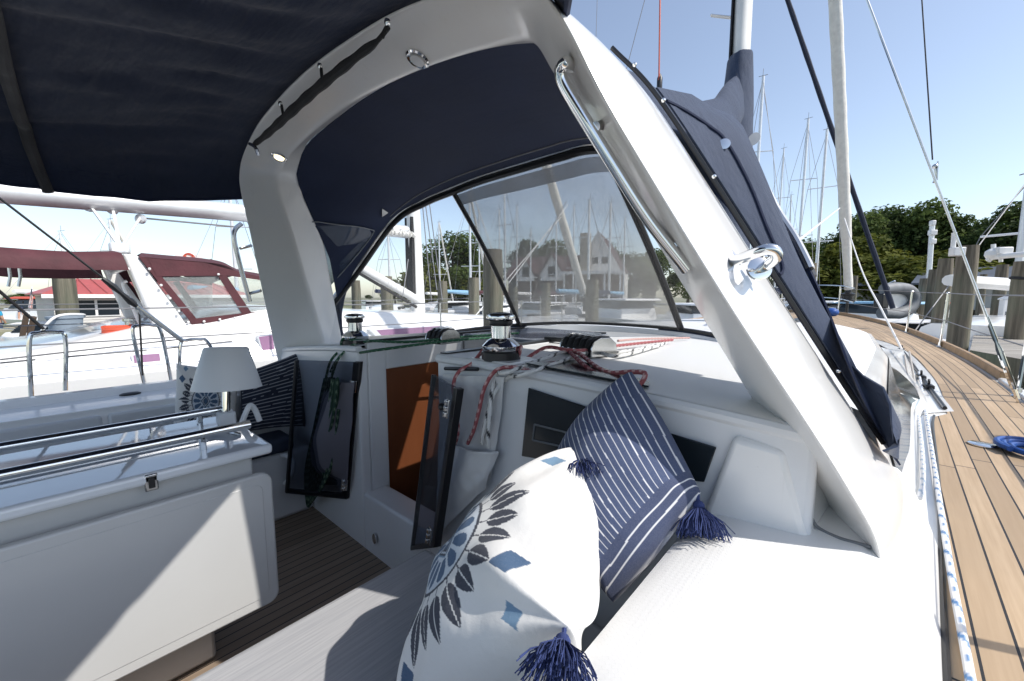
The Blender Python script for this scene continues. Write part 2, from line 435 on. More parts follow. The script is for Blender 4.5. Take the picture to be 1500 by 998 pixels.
# coachroof
rw = lambda y: interp([(.8, 1.24), (2, 1.29), (3.5, 1.32), (5.6, 1.25), (7, .86), (8.2, .32)], y)
rz = lambda x, y: 1.80+.022*x*max(0, min(1, (4-y)/2))-.04*x*x-.017*(y-.88)-.0022*max(0, y-4)**2
OPX0, OPX1, OPY1 = -.385, .17, 1.50
def roofgrid(y0, y1, ny, skip=False):
    ylist = sorted(set([y0+(y1-y0)*i/ny for i in range(ny+1)]+[OPY1]))
    mb = MB(); idx = {}
    cols = [-1, -.95, -.85, -.7, -.5, None, -.15, 0, None, .3, .5, .7, .85, .95, 1]
    for y in ylist:
        w = rw(y)
        for j, c in enumerate(cols):
            x = OPX0 if j == 5 else OPX1 if j == 8 else c*w
            if y > 6.8 and j in (5, 8): x = x*w/1.0
            z = rz(x, y)-(.02 if abs(c or 0) == 1 else 0)
            idx[(y, j)] = len(mb.v); mb.v.append(Vector((x, y, z)))
    for a, b in zip(ylist, ylist[1:]):
        for j in range(len(cols)-1):
            if 5 <= j < 8 and b <= OPY1+1e-6: continue
            mb.f.append([idx[(a, j)], idx[(a, j+1)], idx[(b, j+1)], idx[(b, j)]]); mb.mi.append(0)
    return mb
roofgrid(.88, 8.2, 40).build('coachroof', 'nonskid', yacht)
for sgn in (1, -1):   # cabin sides
    rows = []
    for i in range(61):
        y = 1.28+6.92*i/60; w = rw(y); d = max(inn(y)-.08, w+.02) if y < 6.6 else w+.1
        d = min(d, w+.22)
        zt = rz(w, y)-.02
        rows.append([(sgn*w, y, zt), (sgn*(w+.03), y, zt-.012), (sgn*(w+.055), y, zt-.05), (sgn*(w+.1), y, zt-.2), (sgn*(d), y, dz(y)+.05), (sgn*(d+.03), y, dz(y)+.004)])
    MB().grid(rows).build('cabin_side', 'gelcoat', yacht, angle=60)
    rows = []
    for i in range(31):
        y = 1.46+4.2*i/30; w = rw(y); zt = rz(w, y)-.02; k = min(1, i/4, (30-i)/6)
        d = min(max(inn(y)-.08, w+.02), w+.22); zd = dz(y)+.05
        def f(z):
            tab = [(zt, w), (zt-.05, w+.055), (zt-.2, w+.1), (zd, d)]
            for (a, p), (b, q) in zip(tab, tab[1:]):
                if z >= b: return p+(q-p)*(a-z)/(a-b)+.006
            return d+.006
        za, zb = zt-.06-.05*(1-k), max(zd+.01, zt-.275+.05*(1-k))
        rows.append([(sgn*f(za+(zb-za)*q/5), y, za+(zb-za)*q/5) for q in range(6)])
    MB().grid(rows).build('cabin_window', 'dark_glass', yacht)
w = rw(8.2)
MB().grid([[(-w, 8.2, rz(w, 8.2)-.02), (w, 8.2, rz(w, 8.2)-.02)], [(-w-.1, 8.75, dz(8.7)+.004), (w+.1, 8.75, dz(8.7)+.004)]]).build('cabin_front', 'gelcoat', yacht)
# roof recess fairing lines and hatches on the foredeck
MB().box((.52, 5.0, rz(.5, 5.3)-.01), (.60, 6.5, rz(.5, 6)+.028)).build('grab_rail', 'black_trim', yacht, bevel=.01)
MB().box((.30, 6.2, rz(.3, 6.4)-.03), (.62, 6.5, rz(.4, 6.4)+.03)).build('deck_hatch', 'smoked_acrylic', yacht, bevel=.01)
MB().box((-.25, 5.9, rz(.0, 6.2)-.03), (.25, 6.5, rz(0, 6.2)+.025)).build('deck_hatch', 'smoked_acrylic', yacht, bevel=.01)

# bulkhead with the companionway
zt = lambda x: rz(x, .88)-.012
mb = MB()
def bhpoly(x0, x1, zb, n=8):
    top = [(x0+(x1-x0)*i/n, .88, zt(x0+(x1-x0)*i/n)) for i in range(n+1)]
    mb.slab([(x0, .88, zb), (x1, .88, zb)]+top[::-1], (0, .05, 0))
bhpoly(-1.3, OPX0, .80); bhpoly(OPX1, 1.24, .80)
mb.box((OPX0, .88, .80), (OPX1, 1.0, 1.115))
mb.build('bulkhead', 'gelcoat_grey', yacht, bevel=.012, seg=3)
for a, b in ((-1.25, OPX0), (OPX1, 1.24)):   # rounded lip of the roof along the bulkhead
    MB().tube([(a+(b-a)*i/10, .889, rz(a+(b-a)*i/10, .88)-.016) for i in range(11)], .016, 10).build('roof_lip', 'gelcoat_grey', yacht)
# companionway linings
mb = MB(); mb.box((OPX0-.03, .93, 1.0), (OPX0, 1.02, 1.80)); mb.box((OPX0-.03, 1.02, 1.665), (OPX0, OPY1, 1.803)); mb.box((OPX0, OPY1, 1.62), (OPX1, OPY1+.03, 1.80)); mb.box((OPX1, .93, 1.0), (OPX1+.03, OPY1, 1.80))
mb.build('companionway_lining', 'gelcoat_grey', yacht, bevel=.006)
MB().box((OPX0-.025, 1.02, .3), (OPX0-.003, 2.3, 1.665)).build('cabin_panel', 'mahogany', yacht)
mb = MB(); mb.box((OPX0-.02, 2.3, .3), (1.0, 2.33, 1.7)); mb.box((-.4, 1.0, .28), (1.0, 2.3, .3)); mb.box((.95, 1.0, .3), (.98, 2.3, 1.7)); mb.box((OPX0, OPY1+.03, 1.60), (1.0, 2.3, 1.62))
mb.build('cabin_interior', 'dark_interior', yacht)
MB().box((OPX0-.022, .875, rz(.3, 1)-.004), (OPX0+.004, 2.02, rz(.3, 1)+.008)).build('hatch_rail', 'black_trim', yacht)
MB().box((OPX1-.004, .9, rz(.3, 1)-.004), (OPX1+.03, 2.02, rz(.3, 1)+.006)).build('hatch_rail', 'black_trim', yacht)
MB().box((OPX0, 1.47, 1.787), (OPX1, 2.05, 1.803)).build('sliding_hatch', 'smoked_acrylic', yacht, bevel=.004)
# tinted windows of the aft bulkhead, with a thin frame
q = PP([(775, 568), (900, 609), (1050, 655), (1032, 706), (890, 690), (765, 668)], y=.874)
MB().slab(q, (0, -.004, 0)).build('bulkhead_window', 'dark_glass', yacht, bevel=.002)
q2 = PP([(783, 622), (830, 634), (826, 655), (780, 645)], y=.868)
mb = MB()
for a, b in zip(q2, q2[1:]+q2[:1]): mb.tube([a, b], .003, 4)
mb.build('window_seal', 'grey_rubber', yacht)
# tinted glass let into the roof
q = PP([(690, 552), (845, 528), (952, 555), (905, 580), (880, 577)], z=1.80)
q = [Vector((p.x, max(p.y, .905), rz(p.x, p.y)+.003)) for p in q]
MB().slab(q, (0, 0, .004)).build('roof_window', 'dark_glass', yacht, smooth=False)

# doors: smoked acrylic leaves with black rims, hinges and a latch
def door(tl, tr, bl, br, latch_on_second, hinges):
    tl, tr, bl, br = map(Vector, (tl, tr, bl, br)); nrm = (tr-tl).cross(bl-tl).normalized()
    p = MB().slab([tl, tr, br, bl], nrm*.012).build('companionway_door', 'smoked_acrylic', yacht, bevel=.003)
    mb = MB(); e = (tr-tl).normalized()
    mb.slab([tl-e*.004, tl+e*.010, bl+e*.010, bl-e*.004], nrm*.016+Vector((0, 0, 0)))
    mb.slab([tr-e*.030, tr+e*.006, br+e*.006, br-e*.030], nrm*.022)
    d = (bl-tl).normalized(); mb.slab([bl-d*.016, br-d*.022, br+d*.004, bl+d*.004], nrm*.017)
    mb.build('door_rim', 'black_trim', p, bevel=.002)
    for t in hinges:
        c = tr.lerp(br, t); m = MB(); n_ = -nrm if nrm.y > 0 else nrm
        o_ = c-e*.012+n_*(.012 if nrm.y > 0 else .026)
        m.slab([o_-e*.014-d*.028, o_+e*.018-d*.028, o_+e*.018+d*.028, o_-e*.014+d*.028], n_*.005)
        for k in (-1, 0, 1): m.tube([o_+n_*.007+d*(k*.018-.007), o_+n_*.007+d*(k*.018+.007)], .006, 8)
        m.build('hinge' if not latch_on_second else 'latch', 'chrome', p, bevel=.001)
        if latch_on_second and t < .5:
            MB().lathe([(.0001, 0), (.009, .001), (.011, .010), (.007, .016), (.0001, .017)], o_-e*.028+n_*.004, n_, 14).build('latch_knob', 'black_trim', p)
    return p
door(P(432, 528, z=1.715), P(526, 531, y=.872), P(418, 722, z=1.05), P(508, 731, y=.868), False, (.16, .88))
ta, tb = Vector((.155, .872, 1.70)), None
door(P(632, 549, y=.872), P(668, 569, y=.725), P(601, 805, y=.872), P(635, 801, y=.725), True, (.12, .93))
MB().tube([P(652, 540, y=.86), P(700, 541, y=.86)], .006, 8).build('door_stop', 'black_trim', yacht)
c = P(549, 789, y=.872)
m = MB().lathe([(.016, 0), (.016, .004), (.012, .006), (.0001, .007)], c, (0, -1, 0), 16, sy=1.5).build('keyhole', 'chrome', yacht)

# cockpit: sole, starboard seat and coaming, port seat and coaming
uv = []; rows = []
for y in (-2.6, -1, 0, .88):
    r = [(-1.0, y, .85), (0, y, .85), (.7, y, .85)]; rows.append(r); uv += [(p[0]+2, y) for p in r]
MB().grid(rows, uvs=uv).build('cockpit_sole', 'teak_sole', yacht)
mb = MB(); mb.box((.34, -2.6, .85), (1.045, .88, 1.17)); mb.build('starboard_seat', 'gelcoat_grey', yacht, bevel=.03)
MB().box((.02, -2.0, .853), (.335, .12, .93)).build('cockpit_step', 'teak_step', yacht, bevel=.006)
secs = []
for y in [-3.1+4.5*i/30 for i in range(31)]:
    k = inn(y)-1.42; lip = .0
    secs.append([(1.03, y, 1.1), (1.035, y, 1.50), (1.05, y, 1.545), (1.08, y, 1.562), (1.15, y, 1.566), (1.25+k, y, 1.570), (1.30+k, y, 1.573), (1.325+k, y, 1.566), (1.352+k, y, 1.535), (1.388+k, y, 1.45), (1.412+k, y, 1.385), (1.412+k, y, 1.1)])
star_coam = MB().loft(secs).build('starboard_coaming', 'nonskid', yacht, angle=40)
secs = []
for y in [-3.1+4.2*i/30 for i in range(31)]:
    secs.append([(-1.41, y, 1.1), (-1.5, y, 1.40), (-1.41, y, 1.545), (-1.39, y, 1.575), (-1.34, y, 1.575), (-1.31, y, 1.545), (-1.22, y, 1.538), (-1.13, y, 1.53), (-1.12, y, 1.515), (-1.12, y, 1.1)])
MB().loft(secs).build('port_coaming', 'gelcoat', yacht, angle=40)
for c0, y0 in ((1.19, -.35), (1.19, .20)):
    MB().tube([(1.12, y0, 1.5705), (1.27, y0, 1.5745)], .0018, 5).build('panel_groove', 'gelcoat_grey', yacht)
MB().tube([(-1.425, y, 1.553) for y in (-3, -1, .2, 1.0)], .014, 8).build('coaming_trim', 'steel', yacht)
for y0, y1 in ((-1.6, -.62), (-.61, .115), (.125, .62)):
    MB().box((-1.12, y0+.004, 1.28), (-1.095, y1-.004, 1.508)).build('backrest_panel', 'gelcoat_grey', yacht, bevel=.012)
MB().box((-1.12, -2.6, .85), (-.92, .88, 1.21)).build('port_seat', 'gelcoat_grey', yacht, bevel=.025)
MB().lathe([(.024, 0), (.024, .008), (.018, .012), (.0001, .012)], P(191, 579, z=1.54), (0, 0, 1), 20, sy=1.6).build('speaker', 'black_trim', yacht)
# loop handle beside the port door
c = P(418, 690, y=.80)
MB().tube(catmull([P(402, 668, y=.72), P(422, 668, y=.74), P(430, 685, y=.74), P(420, 706, y=.74), P(400, 712, y=.72)], 6), .012, 8).build('grab_handle', 'gelcoat_grey', yacht)

# fairing block between arch foot and bulkhead
mb = MB(); q = P(1028, 728, y=.862), P(1191, 769, y=.875), P(1150, 661, y=.875), P(1073, 640, y=.862)
mb.hexa([q[0]+Vector((0, 0, -.05)), q[1]+Vector((0, 0, -.05)), (1.30, 1.35, 1.52), (1.06, 1.35, 1.52), q[3], q[2], (1.26, 1.35, 1.735), (1.12, 1.30, 1.765)])
arch_fair = mb.build('arch_fairing', 'gelcoat', yacht, bevel=.012, seg=3)

def surface_points(pts, objs, lift=.001):
    """points on the surface of the given objects, seen at the given places of the photograph"""
    bpy.context.view_layer.update(); dg = bpy.context.evaluated_depsgraph_get(); out = []
    for u, v in pts:
        q = Vector(D_+R_*(u-CX)/F+U_*(CY-v)/F).normalized(); best = None
        for o in objs:
            mi = o.matrix_world.inverted(); ok, loc, nn_, k_ = o.evaluated_get(dg).ray_cast(mi @ Vector(CAM), mi.to_3x3() @ q)
            if ok:
                p = o.matrix_world @ loc; L_ = (p-Vector(CAM)).length
                if best is None or L_ < best: best = L_
        if best: out.append(Vector(CAM)+q*(best-lift))
    return out
# ------------------------------------------------------------------ arch
ARh = [(1.335, .88, 1.42), (1.336, .876, 1.565), (1.28, .838, 1.70), (1.11, .743, 2.0), (.95, .653, 2.3), (.868, .602, 2.475), (.80, .585, 2.545), (.68, .572, 2.59), (.45, .556, 2.632), (.2, .548, 2.652), (0, .545, 2.658)]
FIh = [(1.215, 1.16, 1.40), (1.222, 1.15, 1.545), (1.135, 1.075, 1.7), (.987, .941, 2.0), (.838, .808, 2.3), (.765, .738, 2.45), (.715, .708, 2.53), (.60, .695, 2.553), (.4, .684, 2.577), (.2, .678, 2.592), (0, .675, 2.597)]
OFh = [(1.37, 1.335, 1.40), (1.385, 1.33, 1.545), (1.298, 1.27, 1.70)]+[tuple(P(u, v, pl=(1.15, -.40))) for u, v in ((1137, 420), (1045, 276), (960, 150), (905, 92), (858, 46), (818, 6))]+[(.36, .86, 2.725), (0, .85, 2.735)]
def full(h):
    h = [Vector(p) for p in h]; return catmull(h+[Vector((-p.x, p.y, p.z)) for p in h[::-1][1:]], 10)
AR, FI, OF = full(ARh), full(FIh), full(OFh)
def rounded(corners, rads, bul):
    out = []; n = len(corners)
    for i in range(n):
        p, a, b = corners[i], corners[i-1], corners[(i+1) % n]
        da = (a-p); db = (b-p); ra = min(rads[i], da.length*.45); rb = min(rads[i], db.length*.45)
        s0 = p+da.normalized()*ra; s1 = p+db.normalized()*rb
        for k in range(6):
            t = k/5; out.append(s0*(1-t)**2+p*2*t*(1-t)+s1*t*t)
        q0 = s1; nb = b+(p-b).normalized()*min(rads[(i+1) % n], (p-b).length*.45)
        if bul[i]:
            cen = sum(corners, Vector())/n; mid = (q0+nb)/2; out_dir = ((p+b)/2-cen).normalized()
            for t in (.25, .5, .75): out.append(q0.lerp(nb, t)+out_dir*bul[i]*4*t*(1-t))
    return out
secs = [rounded([AR[i], FI[i], OF[i]], (.020, .022, .040), (.008, .0, .008)) for i in range(len(AR))]
arch = MB().loft(secs).build('arch', 'gelcoat', yacht, angle=50)
MB().tube(catmull(surface_points([(1151, 662), (1160, 684), (1170, 708), (1180, 735), (1191, 764), (1204, 777), (1230, 789), (1255, 796), (1276, 802)], [arch, arch_fair, star_coam]), 4), .0035, 6).build('arch_sealant', 'grey_rubber', yacht)
# courtesy lights under the arch
def arch_light(u, v, lit_):
    a, b, c = surface_points([(u, v), (u+6, v), (u, v+6)], [arch], 0)
    nn = (b-a).cross(c-a).normalized(); nn = nn if nn.dot(Vector(CAM)-a) > 0 else -nn
    l = MB().lathe([(.0001, .0), (.029, .0), (.030, .004), (.026, .0075), (.021, .005), (.0001, .0045)], a-nn*.001, nn, 32).build('arch_light', 'chrome', yacht)
    MB().lathe([(.0001, .0), (.019, .0), (.018, .004), (.0001, .006)], a+nn*.0035, nn, 24).build('lens', 'warm_lamp' if lit_ else 'lamp_white', l)
arch_light(612, 86, False); arch_light(409, 230, True)
# handrails on the starboard leg, loop handle, port rail
hp = (.80, -.40)
rail = PP([(843, 92), (828, 93), (821, 105), (826, 125), (850, 165), (900, 245), (950, 322), (1008, 396)], pl=hp)
def railpath(u, v):
    return P(u, v, pl=hp)
top = P(845, 98, pl=(.86, -.42))
mb = MB(); mb.tube(catmull([top]+rail[1:], 6), .0115, 14)
g = mb.build('handrail', 'chrome', yacht)
for (a, b), (c_, d_) in (((872, 186), (888, 184)), ((985, 362), (1003, 358))):
    MB().tube([P(a, b, pl=hp), P(c_, d_, pl=(.875, -.42))], .009, 10).build('rail_post', 'chrome', g)
    MB().lathe([(.018, -.002), (.018, .004), (.010, .006)], P(c_, d_, pl=(.872, -.42)), (-.6, -.5, .2), 16).build('rail_flange', 'chrome', g)
lp = lambda u, v, o=0: P(u, v, pl=(.885-o, -.34))
g = MB().tube(catmull([lp(1067, 382, -.035), lp(1078, 381, .012), lp(1098, 374, .022), lp(1120, 366, .024), lp(1134, 367, .02), lp(1137, 377, .012), lp(1126, 387, -.01), lp(1113, 396, -.055)], 6), .0098, 12).build('loop_handle', 'chrome', yacht)
for u, v in ((1068, 382), (1112, 394)):
    MB().lathe([(.022, -.004), (.022, .003), (.011, .006)], lp(u, v, -.035), (.55, -.8, .25), 20, sy=1.0).build('rail_flange', 'chrome', g)
g = MB().tube(catmull(PP([(354, 328), (345, 336), (343, 350), (352, 390), (366, 442)], x=-1.12), 6), .011, 10).build('handrail', 'steel', yacht)
for a, b in ((352, 364), (366, 430)): MB().tube([P(a, b, x=-1.12), P(a+16, b-4, x=-1.06)], .008, 8).build('rail_post', 'steel', g)
# track strip with snap studs along the outer edge
mb = MB(); i0 = [i for i in range(len(OF)) if OF[i].x > .3]
mb.tube([OF[i]+Vector((.012, -.035, .006)) for i in range(18, 62)], .0055, 6); mb.build('canvas_track', 'black_trim', yacht)
for i in (24, 32, 40, 48, 54): MB().ball(OF[i]+Vector((.016, -.055, .012)), .005, 8).build('snap_stud', 'chrome', yacht)

# ------------------------------------------------------------------ canvas: bimini, dodger
bim = thing('bimini_top', 'navy canvas sun top stretched aft from the white arch over the cockpit', 'bimini', (0, -.3, 2.5))
NE = 110
edge = resample([AR[i].lerp(OF[i], .10)+Vector((0, 0, .006)) for i in range(51, len(AR)-48)], NE+1)
# height/width of the canvas as it runs aft, sides dropping
def ridge(q): return 1-abs(noise.noise(q))*2
def bimrow(t):
    y = -1.9*t; out = []
    for k, p in enumerate(edge):
        s = k/NE*2-1
        side = abs(s)**6; drop = 1 if p.x > 0 else .35
        x = p.x*(1+.29*min(1, t*6)); yy = p.y+y
        z = p.z+.03*math.sin(min(1, t*2)*pi/2)*(1-side)-(.08*min(1, t*6)*side+.03*min(1, t*2)*side)*drop - .05*t*(1-side) - .035*math.sin(pi*min(1, t*2.0))*(1-side)
        a, b = x*.5+yy*.87, x*.87-yy*.5
        wv = .010*noise.noise(Vector((x*1.6+yy*1.9, yy*.9-x*.4, 3)))+.030*max(0, ridge(Vector((b*4.2+.6*noise.noise(Vector((a*1.5, b*2, 5))), a*.9, 9)))-.35)*(1-side)+.012*max(0, ridge(Vector((b*9, a*1.6, 2)))-.5)
        out.append(Vector((x, yy, z+wv*min(1, t*10))))
    return out
rows = [bimrow(i/90) for i in range(91)]
MB().shell(rows, .003).build('canopy', 'navy_roof', bim, angle=70)
hoop = catmull(PP([(2, 268), (8, 235), (22, 150), (36, 60), (40, 8)], y=.0), 6)
def hoopline(i, dzz): return [p+Vector((0, 0, -dzz)) for p in rows[i]]
for i in (29,):
    MB().tube(hoopline(i, .012), .017, 10).build('frame_sleeve', 'sleeve_grey', bim)
MB().tube([r[-1] for r in rows], .007, 6).build('edge_binding', 'navy_canvas', bim)
MB().tube([r[0] for r in rows], .007, 6).build('edge_binding', 'navy_canvas', bim)
for k in (18, 46, 80): MB().tube([r[k]+Vector((0, 0, -.0005)) for r in rows], .0022, 5).build('seam', 'navy_canvas', bim)
# rolled strap hung under the arch edge, three loops and end fitting
strap = thing('rolled_strap', 'black rolled window cover strapped below the front edge of the arch', 'strap', P(470, 130, pl=(.72, -.31)))
path = resample(catmull(PP([(372, 212), (392, 196), (455, 138), (520, 85), (553, 60), (568, 40)], pl=(.715, -.31)), 8), 40)
MB().tube(path, [.006+.007*math.sin(pi*min(1, i/37))**.5+.0012*math.sin(i*1.3) for i in range(40)], 8).build('roll', 'black_strap', strap)
for a, b, c_, d_ in ((470, 97, 472, 118), (412, 152, 415, 170), (569, 33, 560, 56)):
    p, q = P(a, b, pl=(.715, -.31)), P(c_, d_, pl=(.705, -.31))
    MB().tube([p, q], .004, 6).build('loop', 'black_strap', strap); MB().lathe([(.007, 0), (.007, .006), (.003, .008)], p, (0, -1, -.2), 12).build('hook', 'chrome', strap)
MB().tube(catmull([P(366, 211, pl=(.72, -.31)), P(374, 216, pl=(.70, -.31)), P(378, 226, pl=(.71, -.31))], 4), .006, 8).build('hook', 'chrome', strap)

dod = thing('spray_dodger', 'navy canvas spray dodger with clear vinyl windows over the companionway', 'dodger', (0, 1.5, 1.8))
bl = (1.15, .60)
bowP = PP([(466, 466), (520, 395), (575, 320), (620, 292), (660, 275), (700, 259), (760, 240), (820, 222), (862, 211)], pl=bl)
mir = [Vector((-p.x, p.y, p.z)) for p in bowP]
bow = catmull(bowP+[Vector((.66, 1.47, 2.55)), P(1066, 190, y=1.42), P(1090, 218, y=1.40), P(1135, 305, y=1.34), P(1168, 358, y=1.30), P(1204, 436, y=1.24), P(1240, 530, y=1.14)], 6)
def near(curve, p): return min(range(len(curve)), key=lambda i: (curve[i]-p).length)
def rearpt(i):
    k = min(1, max(0, (2.56-OF[i].z)/.35)); w_ = .45+.55*k; p = FI[i]*(1-w_)+OF[i]*w_
    return p+Vector((math.copysign(.006, p.x)*k, .008*k, 0))
rear = [rearpt(i) for i in range(len(FI))][::-1]
NB = 61
bowr = resample(bow, NB); rearr = resample(rear[14:-14], NB)
# match the two hoops by angle about the boat's axis
def ang(p): return math.atan2(p.x, p.z-1.75)
def by_angle(curve, n):
    aa = [ang(p) for p in curve]; lo, hi = aa[0], aa[-1]; out = []
    for i in range(n):
        a = lo+(hi-lo)*i/(n-1); j = 0
        while j < len(aa)-2 and aa[j+1] < a: j += 1
        t = (a-aa[j])/max(1e-9, aa[j+1]-aa[j]); out.append(curve[j].lerp(curve[j+1], min(1, max(0, t))))
    return out
rows = []
for i in range(9):
    t = i/8; r = []
    for a, b in zip(rearr, bowr):
        r.append(a.lerp(b, t)+Vector((0, 0, -.012*math.sin(pi*t))))
    rows.append(r)
MB().shell(rows, .004).build('roof_panel', 'navy_canvas', dod, angle=70)
MB().tube(bow[:-9], .012, 10).build('bow_tube', 'steel', dod)
MB().tube([p+Vector((0, .012, -.022)) for p in bow[:-9]], .017, 8).build('bow_sleeve', 'black_trim', dod)
seam = [rows[7][i]+Vector((0, 0, -.006)) for i in range(14, 50)]
MB().tube(seam, .0035, 6).build('roof_seam', 'wire', dod)
# base of the windows on the coachroof
base = catmull([P(484, 511, z=1.69), P(552, 503, z=1.71), P(678, 485, z=1.77), P(760, 477, z=1.815), P(860, 474, z=1.82), P(1000, 484, z=1.81), Vector((.93, 2.10, 1.775)), Vector((1.17, 1.65, 1.76)), Vector((1.235, 1.30, 1.75))], 8)
iA, iB = near(base, P(760, 477, z=1.815)), near(base, P(1000, 484, z=1.81))
jA, jB = near(bow, P(661, 275, pl=bl)), near(bow, P(884, 206, pl=bl))
def pane(name, mat, bw, bs, n=24, m=14, bulge=.03):
    a, b = resample(bw, n), resample(bs, n); rws = []
    for i in range(m):
        t = i/(m-1); rws.append([p.lerp(q, t)+Vector((0, 1, .6))*bulge*math.sin(pi*t)*1.0 for p, q in zip(a, b)])
    MB().grid(rws).build(name, mat, dod, angle=80); return rws
off = Vector((0, .012, -.022))
wb = [p+off for p in bow]
pq = pane('quarter_window', 'vinyl_clear', wb[:jA+1], base[:iA+1], bulge=.02)
pf = pane('front_window', 'vinyl_hazy', wb[jA:jB+1], base[iA:iB+1], bulge=.02)
ps = pane('quarter_window', 'vinyl_clear', wb[jB:], base[iB:], bulge=.02)
hem = [[p+Vector((0, -.004, 0)) for p in r] for r in [[x.lerp(y, f) for x, y in zip(pf[0], pf[3])] for f in (.12, .25, .4)]]
MB().grid(hem).build('window_hem', 'vinyl_hem', dod)
for rws in (pf,):
    for j in (0, -1):
        MB().tube([r[j] for r in rws], .013, 6, flat=.6).build('window_zip', 'black_trim', dod)
        MB().tube([r[j]+Vector((-.02 if j == -1 else .02, -.002, 0)) for r in rws], .006, 6).build('zip_binding', 'sleeve_grey', dod)
MB().tube([p+Vector((0, -.002, .004)) for p in base], .011, 6).build('base_binding', 'black_trim', dod)
skirt = [[p+Vector((0, .0, .006)) for p in base[:iA+2]], [p+Vector((0, -.015, -.035)) for p in base[:iA+2]]]
MB().shell(skirt, .003).build('base_skirt', 'navy_canvas', dod)
skirt = [[p+Vector((0, .0, .006)) for p in base[iB-2:]], [p+Vector((.01, -.005, -.04)) for p in base[iB-2:]]]
MB().shell(skirt, .003).build('base_skirt', 'navy_out', dod)
# triangular side window
dense = [rows[i][k].lerp(rows[i][k+1], f/6).lerp(rows[i+1][k].lerp(rows[i+1][k+1], f/6), g/6) for i in range(8) for k in range(0, 30) for f in range(6) for g in range(6)]
DN = np.array([tuple(p) for p in dense])-CAM; DN_u = DN/np.linalg.norm(DN, axis=1)[:, None]
def onpl(u, v, o):
    q = D_+R_*(u-CX)/F+U_*(CY-v)/F; q = q/np.linalg.norm(q); k = int(np.argmax(DN_u @ q)); L_ = np.linalg.norm(DN[k])
    return Vector(CAM+q*(L_-o))
tri = [onpl(u, v, .018) for u, v in ((438, 332), (500, 330), (541, 336), (545, 345), (505, 395), (468, 433), (461, 432), (455, 410))]
nn = (tri[0]-Vector(CAM)).normalized(); tc = sum(tri, Vector())/len(tri)
MB().grid([[tc.lerp(p, f) for p in tri+tri[:1]] for f in (.02, .5, 1)]).build('side_window', 'vinyl_dark', dod)
MB().tube(catmull(tri, 4, True)+[tri[0]], .0032, 6).build('side_window_edge', 'vinyl_hem', dod)
MB().slab([onpl(u, v, .04) for u, v in ((560, 306), (569, 312), (560, 318))], nn*.01).build('zip_tab', 'white_paint', dod)
# outer starboard side: canvas wing with hanging flap
outer = [OF[i]+Vector((.016, -.012, .008)) for i in range(14, 52)]; outer[0] = P(1294, 662, y=1.12)
wing = catmull([P(1030, 166, y=1.30)]+PP([(1068, 180), (1086, 210), (1120, 290), (1152, 370), (1190, 452), (1225, 522), (1262, 560), (1291, 580)], y=1.22)+[P(1297, 655, y=1.15)], 5)[::-1]
side_wing = MB().shell([resample(outer, 24), [a.lerp(b, .5)+Vector((.02, 0, .01)) for a, b in zip(resample(outer, 24), resample(wing, 24))], [p+Vector((.012, 0, .008)) for p in resample(wing, 24)]], .004).build('side_wing', 'navy_out', dod, angle=70)
for pts in ([(953, 137), (1000, 160), (1040, 186), (1064, 208), (1098, 270), (1122, 330), (1146, 388), (1138, 402), (1112, 378)], [(953, 137), (985, 215), (1030, 285), (1075, 340), (1112, 378)]):
    pp = surface_points(catmull([(a, b, 0) for a, b in pts], 3) and [(q.x, q.y) for q in catmull([(a, b, 0) for a, b in pts], 4)], [side_wing], .003)
    if len(pp) > 3: MB().tube(pp, .0042, 6).build('flap_piping', 'navy_canvas', side_wing)
pp = surface_points([(1061, 212)], [side_wing], .002)
if pp: MB().lathe([(.006, 0), (.012, .001), (.013, .004), (.007, .005)], pp[0], (.4, -.9, .2), 14).build('grommet', 'chrome', side_wing)
# breakwater moulding in front of the windows
secs = [[p+Vector((0, -.025, -.06)), p+Vector((0, -.022, -.022)), p+Vector((0, -.015, -.012)), p+Vector((0, .05, -.012)), p+Vector((0, .06, -.06))] for p in base]
MB().loft(secs).build('breakwater', 'gelcoat_grey', yacht, angle=50)

# ------------------------------------------------------------------ cockpit table with hinged leaf and rails
tb = MB()
tb.box((-.45, -1.2, 1.545), (.012, .402, 1.575)); tb = tb.build('cockpit_table', 'gelcoat_gloss', yacht, bevel=.01, seg=3)
MB().box((-.40, -1.15, 1.30), (-.03, .36, 1.5455)).build('table_body', 'table_white', tb, bevel=.008)
MB().box((-.36, -1.0, .852), (-.20, .27, 1.31)).build('pedestal', 'table_white', tb, bevel=.012)
def rrect(y0, y1, z0, z1, r, x):
    out = []
    for cy, cz, a0 in ((y1-r, z1-r, 0), (y0+r, z1-r, 90), (y0+r, z0+r, 180), (y1-r, z0+r, 270)):
        for k in range(6):
            a = math.radians(a0+18*k); out.append((x, cy+r*math.cos(a), cz+r*math.sin(a)))
    return out
MB().slab(rrect(-1.15, .392, 1.098, 1.498, .03, 0), (.022, 0, 0)).build('leaf', 'table_white', tb, bevel=.006, seg=3)
MB().slab(rrect(-1.12, .365, 1.128, 1.47, .02, .0215), (.0022, 0, 0)).build('leaf_panel', 'table_white', tb, bevel=.0015)
MB().box((-.36, -1.1, 1.5752), (-.13, .26, 1.5775)).build('top_panel', 'gelcoat_gloss', tb, bevel=.001)
c = P(222, 711, x=.004); m = MB(); m.box((.0, c.y-.013, c.z-.012), (.012, c.y+.013, c.z+.03)); k = m.build('latch', 'steel', tb, bevel=.003)
MB().box((.011, c.y-.006, c.z-.004), (.016, c.y+.006, c.z+.022)).build('latch_plate', 'black_trim', k, bevel=.001)
